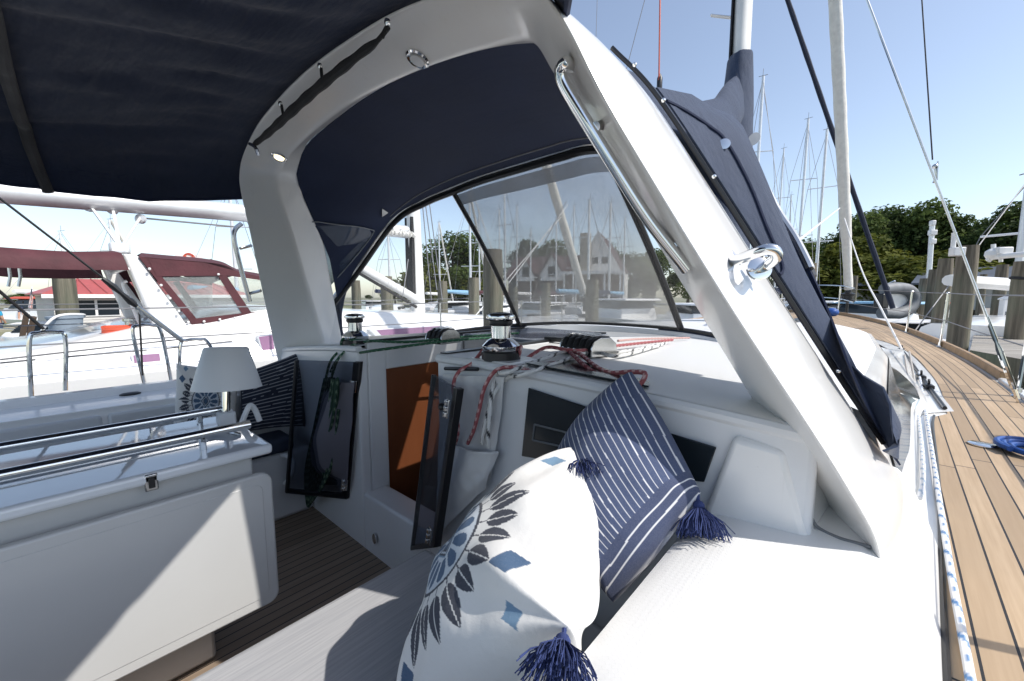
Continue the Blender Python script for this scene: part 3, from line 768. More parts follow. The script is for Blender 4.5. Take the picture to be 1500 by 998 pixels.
for x, yb, posts in ((-.08, .372, (.255, -.5)), (-.34, .362, (.30, -.5))):
    g = MB().tube([(x, -1.1, 1.62), (x, yb, 1.62)], .0125, 14).build('table_rail', 'chrome', tb)
    for py in posts:
        MB().tube([(x, py, 1.574), (x, py, 1.62)], .0085, 10).build('rail_post', 'chrome', g)
for x, y in ((-.06, .32), (-.36, .30)): pass
MB().tube(catmull([(-.24, .28, 1.577), (-.215, .30, 1.585), (-.16, .34, 1.585), (-.14, .36, 1.577)], 6), .006, 8).build('drop_handle', 'steel', tb)

# lamp on the table
c = P(332, 622, x=-.30); c.z = 1.576
lamp = thing('table_lamp', 'small lamp with plain white tapered shade on a chrome stem at the table end', 'lamp', c)
MB().cbox(c+Vector((0, 0, .022)), (.024, .024, .022)).build('base', 'lamp_white', lamp, bevel=.006)
MB().tube([c+Vector((0, 0, .03)), c+Vector((-.015, .012, .17))], .0125, 14).build('stem', 'chrome', lamp)
MB().lathe([(.101, .118), (.064, .252), (.060, .2555), (.0001, .256), (.0001, .248), (.06, .246), (.097, .119)], c+Vector((-.018, .01, 0)), (-.05, .05, 1), 40).build('shade', 'lamp_white', lamp)
MB().tube(catmull([c+Vector((.045, .03, 0)), c+Vector((.05, .045, .04)), c+Vector((.045, .06, .06)), c+Vector((.04, .075, .04)), c+Vector((.045, .085, .0))], 5), .009, 8).build('clip', 'lamp_white', lamp)

# ------------------------------------------------------------------ cushions
m = MB(); m.box((.335, -2.5, 1.17), (1.03, .70, 1.255))
tag(m.build('seat_cushion', 'sun_cushion', bevel=.022, seg=4), 'long pale grey seat cushion on the starboard bench under the pillows', 'cushion')
m = MB(); m.box((-1.09, -.3, 1.21), (-.905, .79, 1.285))
tag(m.build('seat_cushion', 'seat_blue', bevel=.02, seg=3), 'dark blue seat cushion on the far bench beside the smoked door', 'cushion')

BLUE, LBLUE, INK, CLOTH = (.07, .125, .215), (.17, .28, .40), (.05, .055, .075), (.78, .765, .735)
def floral(u, v):
    r, th = math.hypot(u, v), math.atan2(v, u); d = abs(u)*1.25+abs(v)
    if d < .085: return BLUE
    if d < .115: return INK
    if d < .145: return (.55, .60, .66)
    if d < .175: return INK
    if r < .455:
        if r > .425: return INK
        k = 12; a = ((th+pi/k) % (2*pi/k))-pi/k; w = math.sin(a)*r
        rr = (r-.17)/.225
        if 0 < rr < 1 and abs(w) < .082*min(1, (1-(2*max(rr, .5)-1)**2))**.5*(.35+.65*rr): return BLUE if d > .2 else LBLUE
        return (.60, .65, .70) if r > .2 or d > .2 else LBLUE
    k = 22; a = ((th+pi/k) % (2*pi/k))-pi/k; w = math.sin(a)*r
    i = int((th+pi/k)//(2*pi/k)); r1 = .84+.05*math.sin(i*2.4)
    if r < .53: return INK if abs(w) < .007 else CLOTH
    if r < r1:
        t = (r-.53)/(r1-.53); hw = .086*math.sin(pi*t**.8)**.75
        if abs(w) < .0065*(1-t*.4) : return CLOTH
        if abs(w) < hw: return INK
    for j in range(24):
        q = 2*pi*(j+.5)/24; rr = .985+.075*(j % 3); cu, cv = rr*math.cos(q), rr*math.sin(q)
        e, f = (u-cu), (v-cv)
        if abs(e)+abs(f)*1.0 < (.080 if j % 3 else .115) and max(abs(cu), abs(cv)) < .97: return LBLUE if j % 3 else BLUE
    return CLOTH
def denim_stripe(u, v):
    n_ = noise.noise(Vector((u*2, v*2, 1)))*.012
    base = (.055, .075, .145)
    if u > .74:
        base = (.05, .065, .125); q = (u-.74)/.085+n_*4
        return (.66, .66, .68) if (q % 1) < .16 and q > .5 else base
    q = (v+n_)/.088
    return (.66, .66, .68) if (q % 1) < .125 else base
def dark_stripe(u, v):
    q = (v+noise.noise(Vector((u*2, v*2, 4)))*.015)/.105
    if abs(u) > .93: return (.012, .016, .03)
    return (.42, .43, .46) if (q % 1) < .17 else (.012, .017, .036)

def pillow(name, A, B, C_, D_c, front, thick, pat, back, label, group, n=110, pinch=.05, tassels=(), tlen=.05, folds=.012, seed=0, bthick=None, part_col='tassel', cord=None):
    """A top-left, B top-right, C bottom-right, D bottom-left (seen from the front); front points out of the printed side"""
    A, B, C_, D_c = map(Vector, (A, B, C_, D_c)); front = Vector(front).normalized(); cen = (A+B+C_+D_c)/4
    root = thing(name, label, 'pillow', cen, group)
    def pt(u, v, s):
        uu = u*(1-pinch*(1-v*v)); vv = v*(1-pinch*(1-u*u)); a, b = (uu+1)/2, (vv+1)/2
        p = D_c.lerp(C_, a).lerp(A.lerp(B, a), b)
        h = ((1-u*u)*(1-v*v))**.40
        r = math.hypot(u, v)
        fold = noise.noise(Vector((u*2.2+seed, v*2.2, s*5)))*folds*1.2*h
        for cu, cv in ((1, 1), (1, -1), (-1, 1), (-1, -1)):
            du, dv = (cu-u), (cv-v); q = math.hypot(du, dv)
            if q < .9: fold += folds*math.sin(math.atan2(dv*cv, du*cu)*7+seed)*math.sin(pi*q/.9)*.7
        return p+front*((thick if s == 1 or bthick is None else -bthick)*h*(1 if bthick is not None or s == 1 else -1)+fold)
    mb = MB(); lin = [-1+2*i/n for i in range(n+1)]
    lin = [math.sin(x*pi/2)*.35+x*.65 for x in lin]
    for s in (1, -1):
        rows = [[pt(u, v, s) for u in (lin if s == 1 else lin[::-1])] for v in lin]
        cols = [pat(u, v) if s == 1 else back(u, v) for v in lin for u in (lin if s == 1 else lin[::-1])]
        mb.grid(rows, cols=cols)
    mb.build('cover', 'printed_cloth', root, angle=60)
    corner = {'A': A, 'B': B, 'C': C_, 'D': D_c}
    for key, dirn in tassels:
        p = corner[key].lerp(cen, .04); tassel(p, Vector(dirn), tlen, root, part_col)
    return root
def tassel(p, d, L, root, mat):
    d = d.normalized(); k = p+d*L*.28; t = MB()
    t.tube([p-d*L*.1, k], L*.05, 6); t.ball(k+d*L*.08, (L*.15, L*.15, L*.15), 10)
    rr = random.Random(int(p.x*9999)); a = d.orthogonal().normalized(); b = d.cross(a)
    for i in range(230):
        q = rr.random()*2*pi; f = rr.random()**.5; o = (a*math.cos(q)+b*math.sin(q))
        ln = L*(.72+.16*rr.random())
        t.tube([k+d*L*.12+o*L*.12*f, k+d*L*.30+o*L*.32*f, k+d*(ln*.65)+o*L*.56*f, k+d*ln*.95+o*L*(.62+.16*rr.random())*f+Vector((rr.gauss(0, .03), rr.gauss(0, .03), rr.gauss(0, .03)))*L+Vector((0, 0, -L*.05))], L*.0135, 4)
    t.build('tassel', mat, root)
plainc = lambda u, v: CLOTH
pillow('floral_pillow', (.876, .686, 1.70), (1.05, .385, 1.605), (.815, .30, 1.29), (.63, .62, 1.37), (-.62, -.50, .60), .125, floral, plainc,
       'large white pillow with blue petal and leaf print standing on the pale grey cushion', 'floral pillows', n=230, tassels=(('A', (.5, -.55, -.35)), ('B', (.32, -.62, -.10))), tlen=.064, seed=3)
pillow('striped_pillow', (.905, .845, 1.835), (1.075, .795, 1.63), (.985, .63, 1.455), (.765, .745, 1.60), (-.12, -.88, .46), .12, denim_stripe, denim_stripe,
       'navy denim pillow with white stripes leaning on the bulkhead window behind the white pillow', 'striped pillows', n=250, tassels=(('B', (.35, -.62, -.9)),), tlen=.072, folds=.005, seed=8, bthick=.04, pinch=-.05)
pillow('floral_pillow', P(258, 533, x=-1.09), P(352, 540, x=-1.06), P(345, 640, x=-.99), P(252, 640, x=-1.0), (.93, -.30, .2), .055, floral, plainc,
       'white pillow with round blue flower print behind the table lamp', 'floral pillows', n=120, tassels=(('B', (.3, .6, .5)),), tlen=.05, part_col='black_strap', folds=.004, seed=1)
pillow('striped_pillow', P(350, 548, x=-1.06), P(455, 508, x=-1.09), P(447, 625, x=-.98), P(352, 634, x=-.99), (.85, -.5, .2), .07, dark_stripe, dark_stripe,
       'dark navy pillow with thin white stripes between the flower pillow and smoked door', 'striped pillows', n=120, folds=.004, seed=5)

# ------------------------------------------------------------------ winches and clutches
def winch(c, s=1.0):
    c = Vector(c)
    w = MB().lathe([(r*s, z*s) for r, z in ((.062, -.01), (.062, .022), (.058, .026), (.058, .030))], c, n=36).build('winch', 'black_trim', yacht)
    MB().lathe([(r*s, z*s) for r, z in ((.058, .028), (.060, .032), (.060, .042), (.056, .046), (.044, .058), (.034, .064), (.031, .066))], c, n=36).build('skirt_ring', 'chrome', w)
    d = MB(); secs = []
    for i in range(13):
        z = .064+.040*i/12; secs.append([c+Vector(((.0305+.0012*((k+i) % 2))*s*math.cos(2*pi*k/48), (.0305+.0012*((k+i) % 2))*s*math.sin(2*pi*k/48), z*s)) for k in range(48)])
    d.loft(secs); d.build('drum', 'chrome', w, angle=10)
    MB().lathe([(r*s, z*s) for r, z in ((.031, .104), (.036, .106), (.038, .112), (.038, .120), (.034, .122))], c, n=32).build('stripper_ring', 'black_trim', w)
    MB().lathe([(r*s, z*s) for r, z in ((.036, .122), (.044, .124), (.046, .130), (.044, .137), (.040, .139))], c, n=36).build('top_ring', 'chrome', w)
    MB().lathe([(r*s, z*s) for r, z in ((.040, .138), (.036, .143), (.016, .146), (.014, .141), (.0001, .140))], c, n=32).build('cap', 'black_trim', w)
    MB().tube([c+Vector((-.052*s, -.01, .131*s)), c+Vector((-.030*s, 0, .131*s))], .010*s, 10).build('feeder_arm', 'chrome', w)
wc = P(734, 536, y=.945); wc.z = rz(wc.x, wc.y)+.004; winch(wc, 1.0)
wp = P(521, 503, y=.97); wp.z = rz(wp.x, wp.y)-.002; winch(wp, 1.02)
for pc in (wc,): MB().box((pc.x-.09, .885, rz(pc.x, .95)-.02), (pc.x+.09, 1.03, rz(pc.x, .95)+.004)).build('winch_pad', 'gelcoat', yacht, bevel=.004)
def clutch(c, n, rz_, name):
    c = Vector(c); W = .030*n; m = Matrix.Rotation(rz_, 3, 'Z'); T = lambda x, y, z: c+m @ Vector((x, y, z))
    prof = [(-.065, 0), (-.065, .03), (-.052, .052), (-.02, .062), (.025, .060), (.052, .040), (.058, 0)]
    g = MB().slab([T(-W/2, y, z) for y, z in prof], m @ Vector((W, 0, 0))).build(name, 'black_strap', yacht, bevel=.002)
    for s in (-1, 1):
        MB().slab([T(s*(W/2+.0015), y*1.02, z*1.03) for y, z in prof], m @ Vector((s*.005, 0, 0))).build('side_plate', 'steel', g, bevel=.001)
    for i in range(n):
        x = -W/2+W*(i+.5)/n
        h = MB(); pr = [(-.070, .030), (-.056, .058), (-.02, .070), (.03, .067), (.036, .060), (-.02, .062), (-.052, .050)]
        h.slab([T(x-.0105, y, z) for y, z in pr], m @ Vector((.021, 0, 0))); h.build('lever', 'black_trim', g, bevel=.003)
        MB().slab([T(x-.009, -.045, .0675), T(x-.009, .03, .0712), T(x+.002, .03, .0712), T(x+.002, -.045, .0675)], (0, 0, .002)).build('lever_stripe', 'steel', g, bevel=.0008)
        MB().lathe([(.010, 0), (.010, .004), (.007, .005), (.006, -.002), (.0001, -.002)], T(x, -.066, .015), m @ Vector((0, -1, 0)), 14).build('rope_eye', 'steel', g)
    return g
cs = P(862, 517, z=1.80); cs.z = rz(cs.x, cs.y)+.004; clutch(cs, 5, -.25, 'rope_clutch')
cp = P(650, 500, z=1.795); cp.z = rz(cp.x, cp.y)-.001; clutch(cp, 3, .1, 'rope_clutch')
a = P(700, 505, z=1.81)
MB().box((.165, 1.50, 1.798), (.40, 1.53, 1.818)).build('hatch_slide', 'black_trim', yacht, bevel=.004)

# ------------------------------------------------------------------ running lines
ZR = lambda x, y, o=.012: rz(x, y)+o
def onroof(u, v, o=.010):
    p = P(u, v, z=1.795); return Vector((p.x, p.y, rz(p.x, p.y)+o)) if .86 < p.y < 5 else p
cl = lambda u, v, y: P(u, v, y=y)
rope('halyard', [onroof(985, 500, .02), onroof(905, 512, .02), P(845, 514, y=1.14), onroof(800, 523, .03), P(762, 530, y=1.0), wc+Vector((.064, .02, .034)), wc+Vector((.03, .055, .034)), wc+Vector((-.04, .05, .034)), wc+Vector((-.062, 0, .033)), P(692, 532, y=.88), P(672, 545, y=.84), P(664, 566, y=.82), P(668, 600, y=.82), P(671, 630, y=.82), P(667, 650, y=.83)], .0062, RED, (.75, .55, .52), 'red flecked line led round the winch and down into the white rope bag', (5, 2))
rope('halyard', [P(832, 512, y=1.15), P(850, 519, y=1.10), P(870, 535, y=1.02), P(893, 546, y=.98), P(925, 545, y=.96), P(945, 548, y=.93), P(930, 568, y=.90), P(890, 566, y=.91), P(858, 566, y=.90), P(815, 558, y=.89), P(775, 543, y=.885), P(745, 538, y=.875), P(724, 545, y=.85), P(709, 570, y=.83), P(702, 600, y=.82), P(694, 630, y=.82), P(685, 650, y=.83)], .0062, RED, (.75, .55, .52), 'red flecked line looping over the dark roof window toward the striped pillow', (5, 2))
rope('halyard', [P(832, 513, y=1.14), P(852, 532, y=1.0), P(878, 552, y=.96), P(893, 566, y=.93)], .006, (.18, .03, .04), (.45, .25, .25), 'dark red line end falling from clutch bank across the roof window', (5, 2))
def wline(path, label, pat=(10, 3)): rope('halyard', path, .0062, WHITE, (.02, .02, .025), label, pat)
wline([onroof(975, 503, .012), onroof(900, 520, .012), onroof(848, 518, .02), onroof(800, 530), onroof(745, 545), P(728, 548, y=.87), P(720, 575, y=.83), P(717, 610, y=.82), P(715, 640, y=.82), P(716, 655, y=.83)], 'white line with black flecks led from the clutch bank and over the bulkhead edge')
wline([onroof(968, 506, .012), onroof(905, 525, .012), onroof(868, 522, .02), onroof(815, 538), onroof(765, 549), P(742, 555, y=.87), P(722, 580, y=.835), P(711, 620, y=.82), P(706, 650, y=.83)], 'second white line with black flecks lying closer to the dark roof window')
rope('control_line', [onroof(1010, 494, .015), onroof(940, 500, .02), onroof(905, 508, .03)], .005, (.50, .30, .27), (.7, .6, .55), 'faded red line running forward from clutch bank to the dodger', (5, 2))
GR = (.45, .55, .45)
gp = [[onroof(760, 490, .02), onroof(690, 496, .02), onroof(640, 503, .02), onroof(590, 508, .02), wp+Vector((.06, -.04, .03)), wp+Vector((0, -.064, .03)), P(498, 512, y=.90), P(484, 530, y=.84), P(476, 560, y=.83)],
      [onroof(745, 494, .012), onroof(660, 502, .012), onroof(560, 512, .014), P(520, 518, y=.92), P(500, 520, y=.88), P(488, 545, y=.83), P(480, 580, y=.82)]]
rope('control_line', gp[0], .0058, GREEN, GR, 'green flecked line led from the far clutch round the far winch', (6, 1))
rope('control_line', gp[1], .0058, GREEN, GR, 'green flecked line lying along the black hatch rail', (6, 1))
rope('control_line', [P(540, 500, y=.92), P(522, 503, y=.90), P(505, 515, y=.88), P(492, 530, y=.85), P(484, 545, y=.84)], .0058, GREEN, GR, 'short green tail draped over the front of the far winch', (5, 2))
# hanging coil of green line behind the door
path = []
for i in range(7):
    o = .012*(i-3)
    path += [P(476+i*3, 555, y=.84-.006*i), P(462+i*4, 620, y=.82-.004*i), P(448+i*3, 690, y=.82), P(452+i*2, 742-3*i, y=.825-.005*i), P(462+i*4, 680, y=.81), P(478+i*3, 600, y=.815)]
rope('coiled_line', path, .0075, (.012, .04, .025), (.13, .19, .13), 'bundle of dark green line hanging behind the open smoked door', (6, 2))
bag = MB(); rows = []
for i in range(21):
    t = i/20; r = []
    for j in range(17):
        s = j/16; w_ = math.sin(pi*min(1, .12+t*.95))**.6
        p = P(475+(520-475)*s-20*t*(1-s)*.6-12*t, 560+150*t, y=.85); p.y -= .075*math.sin(pi*s)*w_*(.5+t)+.012*noise.noise(Vector((s*4, t*4, 2))); r.append(p)
    rows.append(r)
tag(bag.shell(rows, .003).build('rope_bag', 'mesh_bag', angle=70), 'dim grey mesh bag hanging behind the smoked door', 'rope bag')
# white rope bag
wb_ = thing('rope_bag', 'white cloth bag hanging full of red and white line on the bulkhead', 'rope bag', P(690, 640, y=.86))
def bagsheet(tl, tr, br, bl_, y, out, amp, nx=30, ny=36, seed=0):
    rows = []
    for i in range(ny+1):
        t = i/ny; r = []
        for j in range(nx+1):
            s = j/nx; a = (tl[0]+(tr[0]-tl[0])*s, tl[1]+(tr[1]-tl[1])*s); b = (bl_[0]+(br[0]-bl_[0])*s, bl_[1]+(br[1]-bl_[1])*s)
            p = P(a[0]+(b[0]-a[0])*t, a[1]+(b[1]-a[1])*t, y=y)
            f = math.sin(pi*s)**.5
            p.y -= out*f*(.35+.65*math.sin(pi*min(1, t*.8+.1)))+amp*(noise.noise(Vector((s*3.5+t*1.2+seed, t*2.2-s, seed)))+.6*abs(noise.noise(Vector((s*6-t*3, t*2+s*2, seed+4))))); r.append(p)
        rows.append(r)
    return rows
MB().shell(bagsheet((650, 548), (742, 552), (722, 700), (640, 790), .868, .012, .016, seed=2), .003).build('back_cloth', 'white_bag', wb_, angle=80)
MB().shell(bagsheet((652, 648), (728, 664), (712, 715), (636, 792), .845, .045, .014, seed=6), .003).build('pouch', 'white_bag', wb_, angle=80)
MB().tube(catmull([q for q in bagsheet((652, 648), (728, 664), (712, 715), (636, 792), .845, .045, .014, seed=6)[0]], 2), .0045, 6).build('hem', 'white_bag', wb_)

# jib sheet and spare lines on the side deck
zz = lambda u, v, z=1.40: P(u, v, z=z)
rope('jib_sheet', [zz(1346, 545, 1.42), zz(1352, 580), zz(1362, 640), zz(1378, 745), zz(1395, 850), zz(1409, 925), zz(1424, 1010), zz(1450, 1200)], .0068, (.70, .70, .70), (.10, .22, .42), 'white line with blue flecks lying along the teak side deck', (9, 3))
rope('jib_sheet', [zz(1338, 548, 1.42), zz(1343, 590), zz(1350, 650), zz(1352, 700), zz(1347, 730, 1.395)], .0068, (.70, .70, .70), (.3, .4, .5), 'short white line tucked beside the cabin side', (9, 3))
for k, (u0, v0, u1, v1) in enumerate(((1325, 520, 1337, 600), (1332, 515, 1345, 590))):
    rope('control_line', [zz(u0, v0, 1.45), zz((u0+u1)/2, (v0+v1)/2, 1.43), zz(u1, v1, 1.41)], .007, (.45, .42, .38), (.2, .2, .2), ['worn grey line at the foot of the cabin side', 'worn grey line beside the black track car'][k], (7, 2))
# track, cars
tp = [zz(1318, 508, 1.395), zz(1344, 545, 1.395), zz(1384, 600, 1.395)]
MB().slab([zz(1300, 500, 1.388), zz(1316, 500, 1.388), zz(1397, 603, 1.388), zz(1345, 606, 1.388)], (0, 0, .004)).build('track_plate', 'gelcoat', yacht)
MB().tube([p+Vector((0, 0, .008)) for p in tp], .010, 8).build('sheet_track', 'black_trim', yacht)
for (u, v) in ((1321, 512), (1349, 552), (1360, 566)):
    p = zz(u, v, 1.41); g = MB().cbox(p, (.022, .045, .014), .15).build('track_car', 'black_trim', yacht, bevel=.006)
    MB().lathe([(.018, -.006), (.02, 0), (.018, .006)], p+Vector((0, 0, .03)), (1, 0, 0), 16).build('sheave', 'black_trim', g)
p = zz(1440, 652, 1.389); g = MB().lathe([(.045, 0), (.045, .004), (.04, .006), (.0001, .007)], p, (0, 0, 1), 28).build('deck_filler_cap', 'chrome', yacht)
MB().box((p.x-.02, p.y-.004, p.z+.006), (p.x+.02, p.y+.004, p.z+.0085)).build('key_slot', 'steel', g)
pts = [zz(1512, 660, 1.40)+Vector(((.045+.003*a)*math.cos(a), (.06+.004*a)*math.sin(a), .0008*a)) for a in [i*.35 for i in range(48)]]
tag(MB().tube(pts, .011, 8).build('hose_coil', 'hose_blue'), 'blue hose coil lying on the teak side deck', 'hose')

# ------------------------------------------------------------------ mast, boom cover, rigging, rails
MY = 5.3
mast = MB(); secs = []
for z in (1.7, 4, 8, 16):
    secs.append([(.085*math.cos(a), MY+.13*math.sin(a)-.02*(z-1.7), z) for a in [2*pi*k/20 for k in range(20)]])
mast.loft(secs); mast = mast.build('mast', 'white_spar', yacht)
MB().box((-.090, MY-.15-.04, 3.2), (-.075, MY-.02, 14)).build('mast_track', 'black_trim', mast)
MB().tube([P(1042, 23, y=MY-.05), P(1078, 27, y=MY-.05)], .028, 8, flat=.5).build('spreader', 'aluminium', mast)
cov = thing('sail_cover', 'navy canvas sail cover laced over the boom and wrapped round the mast foot', 'sail cover', (0, 3.5, 2.8))
prof = [((1075, 112), .55, .12), ((1060, 130), .55, .15), ((1040, 148), .5, .17), ((1000, 147), .42, .15), ((962, 130), .36, .13), ((925, 108), .33, .11), ((880, 85), .3, .09)]
secs = []
topl = catmull([P(u, v, x=0) for (u, v), h, w_ in prof], 5)
for i, p in enumerate(topl):
    t = i/(len(topl)-1)*(len(prof)-1); k = min(len(prof)-2, int(t)); f = t-k; h = prof[k][1]*(1-f)+prof[k+1][1]*f; w_ = prof[k][2]*(1-f)+prof[k+1][2]*f
    sec = []
    for q in range(20):
        a = 2*pi*q/20; x = w_*math.sin(a)*(1-.35*math.cos(a)); z = p.z-h/2+h/2*math.cos(a)
        n_ = .02*noise.noise(Vector((p.y*3, a*1.5, z*2))); sec.append((x+n_*math.sin(a), p.y, z+n_))
    secs.append(sec)
MB().loft(secs).build('boom_cover', 'navy_out', cov, angle=80)
zt_ = P(1090, 93, x=0, ).z; zt_ = P(1090, 93, y=MY).z
secs = []
for i in range(16):
    t = i/15; z = zt_+.02-(zt_-1.95)*t
    ra, rb = .12+.04*min(1, t*3)+.05*t, .16+.22*min(1, t*1.8)**1.2
    secs.append([(ra*math.cos(a)*(1+.08*noise.noise(Vector((a*2, z*2.5, 3)))), MY-.03-.02*(z-1.7)-.08*min(1, t*2)+rb*math.sin(a)*(.8 if math.sin(a) > 0 else 1)+.02*noise.noise(Vector((a*3, z*4, 5))), z+.03*math.cos(a)*(1 if i == 0 else 0)) for a in [2*pi*k/24 for k in range(24)]])
MB().loft(secs).build('mast_wrap', 'navy_out', cov, angle=80)
MB().lathe([(.055, 0), (.055, .004), (.0001, .006)], P(1104, 204, y=MY-.28), (.75, -.65, 0), 18, sy=1.5).build('window_disc', 'vinyl_hem', cov)

def wire(name, a, b, r, label, mat='wire', group=None, parent=None, sag=0):
    a, b = Vector(a), Vector(b); n_ = 14 if sag else 2
    pts = [a.lerp(b, i/(n_-1))-Vector((0, 0, sag*math.sin(pi*i/(n_-1)))) for i in range(n_)]
    o = MB().tube(pts, r, 6).build(name, mat, parent)
    if parent is None: tag(o, label, 'rope' if 'halyard' in name or 'line' in name or 'sheet' in name else 'wire', group)
    return o
ch = P(1491, 585, z=1.41); ch2 = Vector((min(ch.x, hb(ch.y)-.03), ch.y, 1.41))
far = P(1268, -6, d=3.6); tb_ = P(1478, 520, d=4.05)
sh = wire('shroud', ch2.lerp(far, .14), far, .0065, '', 'steel', parent=yacht)
d_ = (far-ch2).normalized()
MB().tube([ch2+d_*s for s in (.05, .08, .3, .34, .36, .5)], [.008, .014, .014, .008, .011, .009], 10).build('turnbuckle', 'chrome', sh)
MB().tube([ch2-d_*.04, ch2+d_*.09], .010, 8).build('toggle', 'chrome', sh)
p = ch2.lerp(far, .62); hp_ = P(1367, 232, d=3.75)
wire('halyard_tail', P(1350, -6, d=4.4), P(1366, 234, d=3.83), .004, 'thin dark halyard clipped to the starboard shroud', 'black_strap')
q_ = P(1370, 244, d=3.82)
sk = MB(); sk.ball(q_, .016, 10); sk.tube([q_+Vector((0, 0, -.01)), q_+Vector((.01, 0, -.07)), q_+Vector((.0, .01, -.10))], .007, 6); sk.tube([q_+Vector((.01, 0, .03)), q_+Vector((.015, .0, -.085))], .005, 6)
tag(sk.build('snap_shackle', 'steel'), 'steel snap shackle clipped on the starboard shroud', 'shackle')
# forestay with furled sail
fb = P(1243, 425, y=13.0); ft = P(1223, -8, d=11.6); fb = P(1243, 424, d=13.1)
fs = thing('furled_genoa', 'white rolled headsail on its forestay at the bow of the yacht', 'furled sail', fb)
pts = resample([fb, ft], 40); MB().tube(pts, [.108+.004*math.sin(i*1.3)+.012*(i/40)-(.02 if i < 8 else 0) for i in range(40)], 12).build('sail_roll', 'furled_sail', fs)
MB().lathe([(.03, -.75), (.03, -.32), (.15, -.30), (.15, -.26), (.10, -.25), (.10, -.16), (.15, -.15), (.15, -.11), (.07, -.08), (.06, .02)], fb, (0, 0, 1), 20).build('furler_drum', 'black_trim', fs)
for k in range(3): MB().lathe([(.115, 0), (.115, .05)], fb.lerp(ft, .26+.012*k), (0, 0, 1), 14).build('tie', 'furled_sail', fs)
wire('jib_sheet', P(1230, 305, d=12.0), P(1160, 360, d=4.0), .012, 'white sheet slanting from furled headsail toward the dodger', 'white_paint')
rope('jib_sheet', [P(1237, 320, d=12.4), P(1262, 395, d=9), P(1292, 455, d=7), P(1321, 512, z=1.43)], .011, (.72, .71, .69), (.6, .6, .6), 'white sheet from the furled headsail down to the deck track', (9, 1))
wire('topping_lift', P(967, -6, x=0), P(965, 134, x=0), .006, 'thin red line rising from the boom cover', 'orange_paint')
MB().lathe([(.02, -.02), (.02, .06), (.008, .09)], P(966, 128, x=0), (0, 0, 1), 10).build('lift_block', 'black_trim', cov)
wire('flag_halyard', P(946, -6, d=5), P(917, 104, d=5), .004, 'thin dark rigging line above dodger, left of the red line')
wire('flag_halyard', P(875, -6, d=5), P(873, 58, d=5), .003, 'thinnest vertical rigging line above the arch top')
# starboard lifelines
def stanchion(y, sgn=1, h=.62, lean=0):
    x = sgn*(hb(y)-.06); z = dz(y)
    g = MB().tube([(x, y, z), (x+sgn*.02, y+lean, z+h)], .0125, 10).build('stanchion', 'chrome', yacht)
    MB().lathe([(.03, 0), (.03, .01), (.018, .02), (.016, .06)], (x, y, z), (0, 0, 1), 14).build('stanchion_base', 'chrome', g)
    MB().ball((x+sgn*.02, y+lean, z+h), .016, 8).build('stanchion_cap', 'chrome', g)
    return Vector((x+sgn*.02, y+lean, z+h))
ya = P(1415, 514, z=1.40).y; ybb = P(1339, 487, z=1.47).y
tops = [stanchion(y) for y in (1.22, 3.9, ya, ybb, 12.4)]
for a, b in zip(tops, tops[1:]):
    for k in (1, .5):
        q = lambda p: Vector((p.x, p.y, dz(p.y)+(p.z-dz(p.y))*k)); wire('lifeline', q(a), q(b), .005, '', 'wire', parent=yacht, sag=.006)
pul = [(.9, 12.4, 0), (.6, 13.0, .05), (0, 13.75, .06), (-.6, 13.0, .05), (-.9, 12.4, 0)]
for h in (.62, .3): MB().tube(catmull([(x, y, dz(y)+h+o) for x, y, o in pul], 6), .014, 8).build('pulpit_rail', 'chrome', yacht)
for x, y, o in pul[1:4]: MB().tube([(x, y, dz(y)), (x, y, dz(y)+.62+o)], .014, 8).build('pulpit_post', 'chrome', yacht)
g = MB().cbox((.0, 12.9, dz(13)+.06), (.12, .35, .07)).build('anchor_roller', 'steel', yacht, bevel=.02)
for x, y in ((.55, 11.9), (-.5, 11.5)): MB().ball((x, y, dz(y)+.09), (.13, .13, .10), 12).build('mooring_ball', 'blue_paint', yacht)
# port gate hoops, lifelines, straps to the bimini
def hoop3(l, t, r_, X, name='gate_hoop'):
    a, b, c_ = P(*l, x=X), P(*t, x=X), P(*r_, x=X)
    pts = catmull([Vector((X, a.y, a.z-.05)), a.lerp(Vector((X, b.y-.06, b.z)), .85), Vector((X, b.y-.03, b.z-.004)), Vector((X, b.y+.03, b.z-.004)), c_.lerp(Vector((X, b.y+.06, b.z)), .85), Vector((X, c_.y, c_.z-.05))], 6)
    return MB().tube(pts, .0095, 10).build(name, 'chrome', yacht)
XP = -1.78
hoop3((44, 566), (70, 486), (94, 558), XP); hoop3((210, 548), (213, 476), (251, 552), XP); hoop3((262, 548), (283, 497), (330, 540), XP)
for (u0, v0), (u1, v1) in (((0, 527), (265, 497)), ((0, 532), (52, 527)), ((95, 523), (215, 513)), ((240, 511), (340, 500))):
    wire('lifeline', P(u0, v0, x=XP), P(u1, v1, x=XP), .004, '', 'wire', parent=yacht)
stp = thing('support_strap', 'black webbing strap with hook and grey tube bracing the sun top to the port rail', 'strap', P(190, 440, x=-1.7))
MB().tube([P(-4, 288, x=-1.7), P(165, 418, x=-1.7)], .0085, 8, flat=.6).build('webbing', 'black_strap', stp)
MB().tube([P(150, 408, x=-1.7), P(166, 420, x=-1.7), P(178, 430, x=-1.7), P(192, 442, x=-1.7), P(202, 450, x=-1.7)], [.010, .016, .010, .018, .010], 8).build('buckle', 'black_trim', stp)
MB().tube([P(188, 436, x=-1.7), P(203, 450, x=-1.7), P(208, 462, x=-1.7)], .010, 8).build('hook', 'steel', stp)
MB().tube([P(200, 449, x=-1.7), P(268, 500, x=-1.74)], .012, 10).build('brace_tube', 'steel', stp)
MB().tube([P(204, 455, x=-1.7), P(209, 550, x=-1.72)], .005, 6).build('tail', 'black_strap', stp)
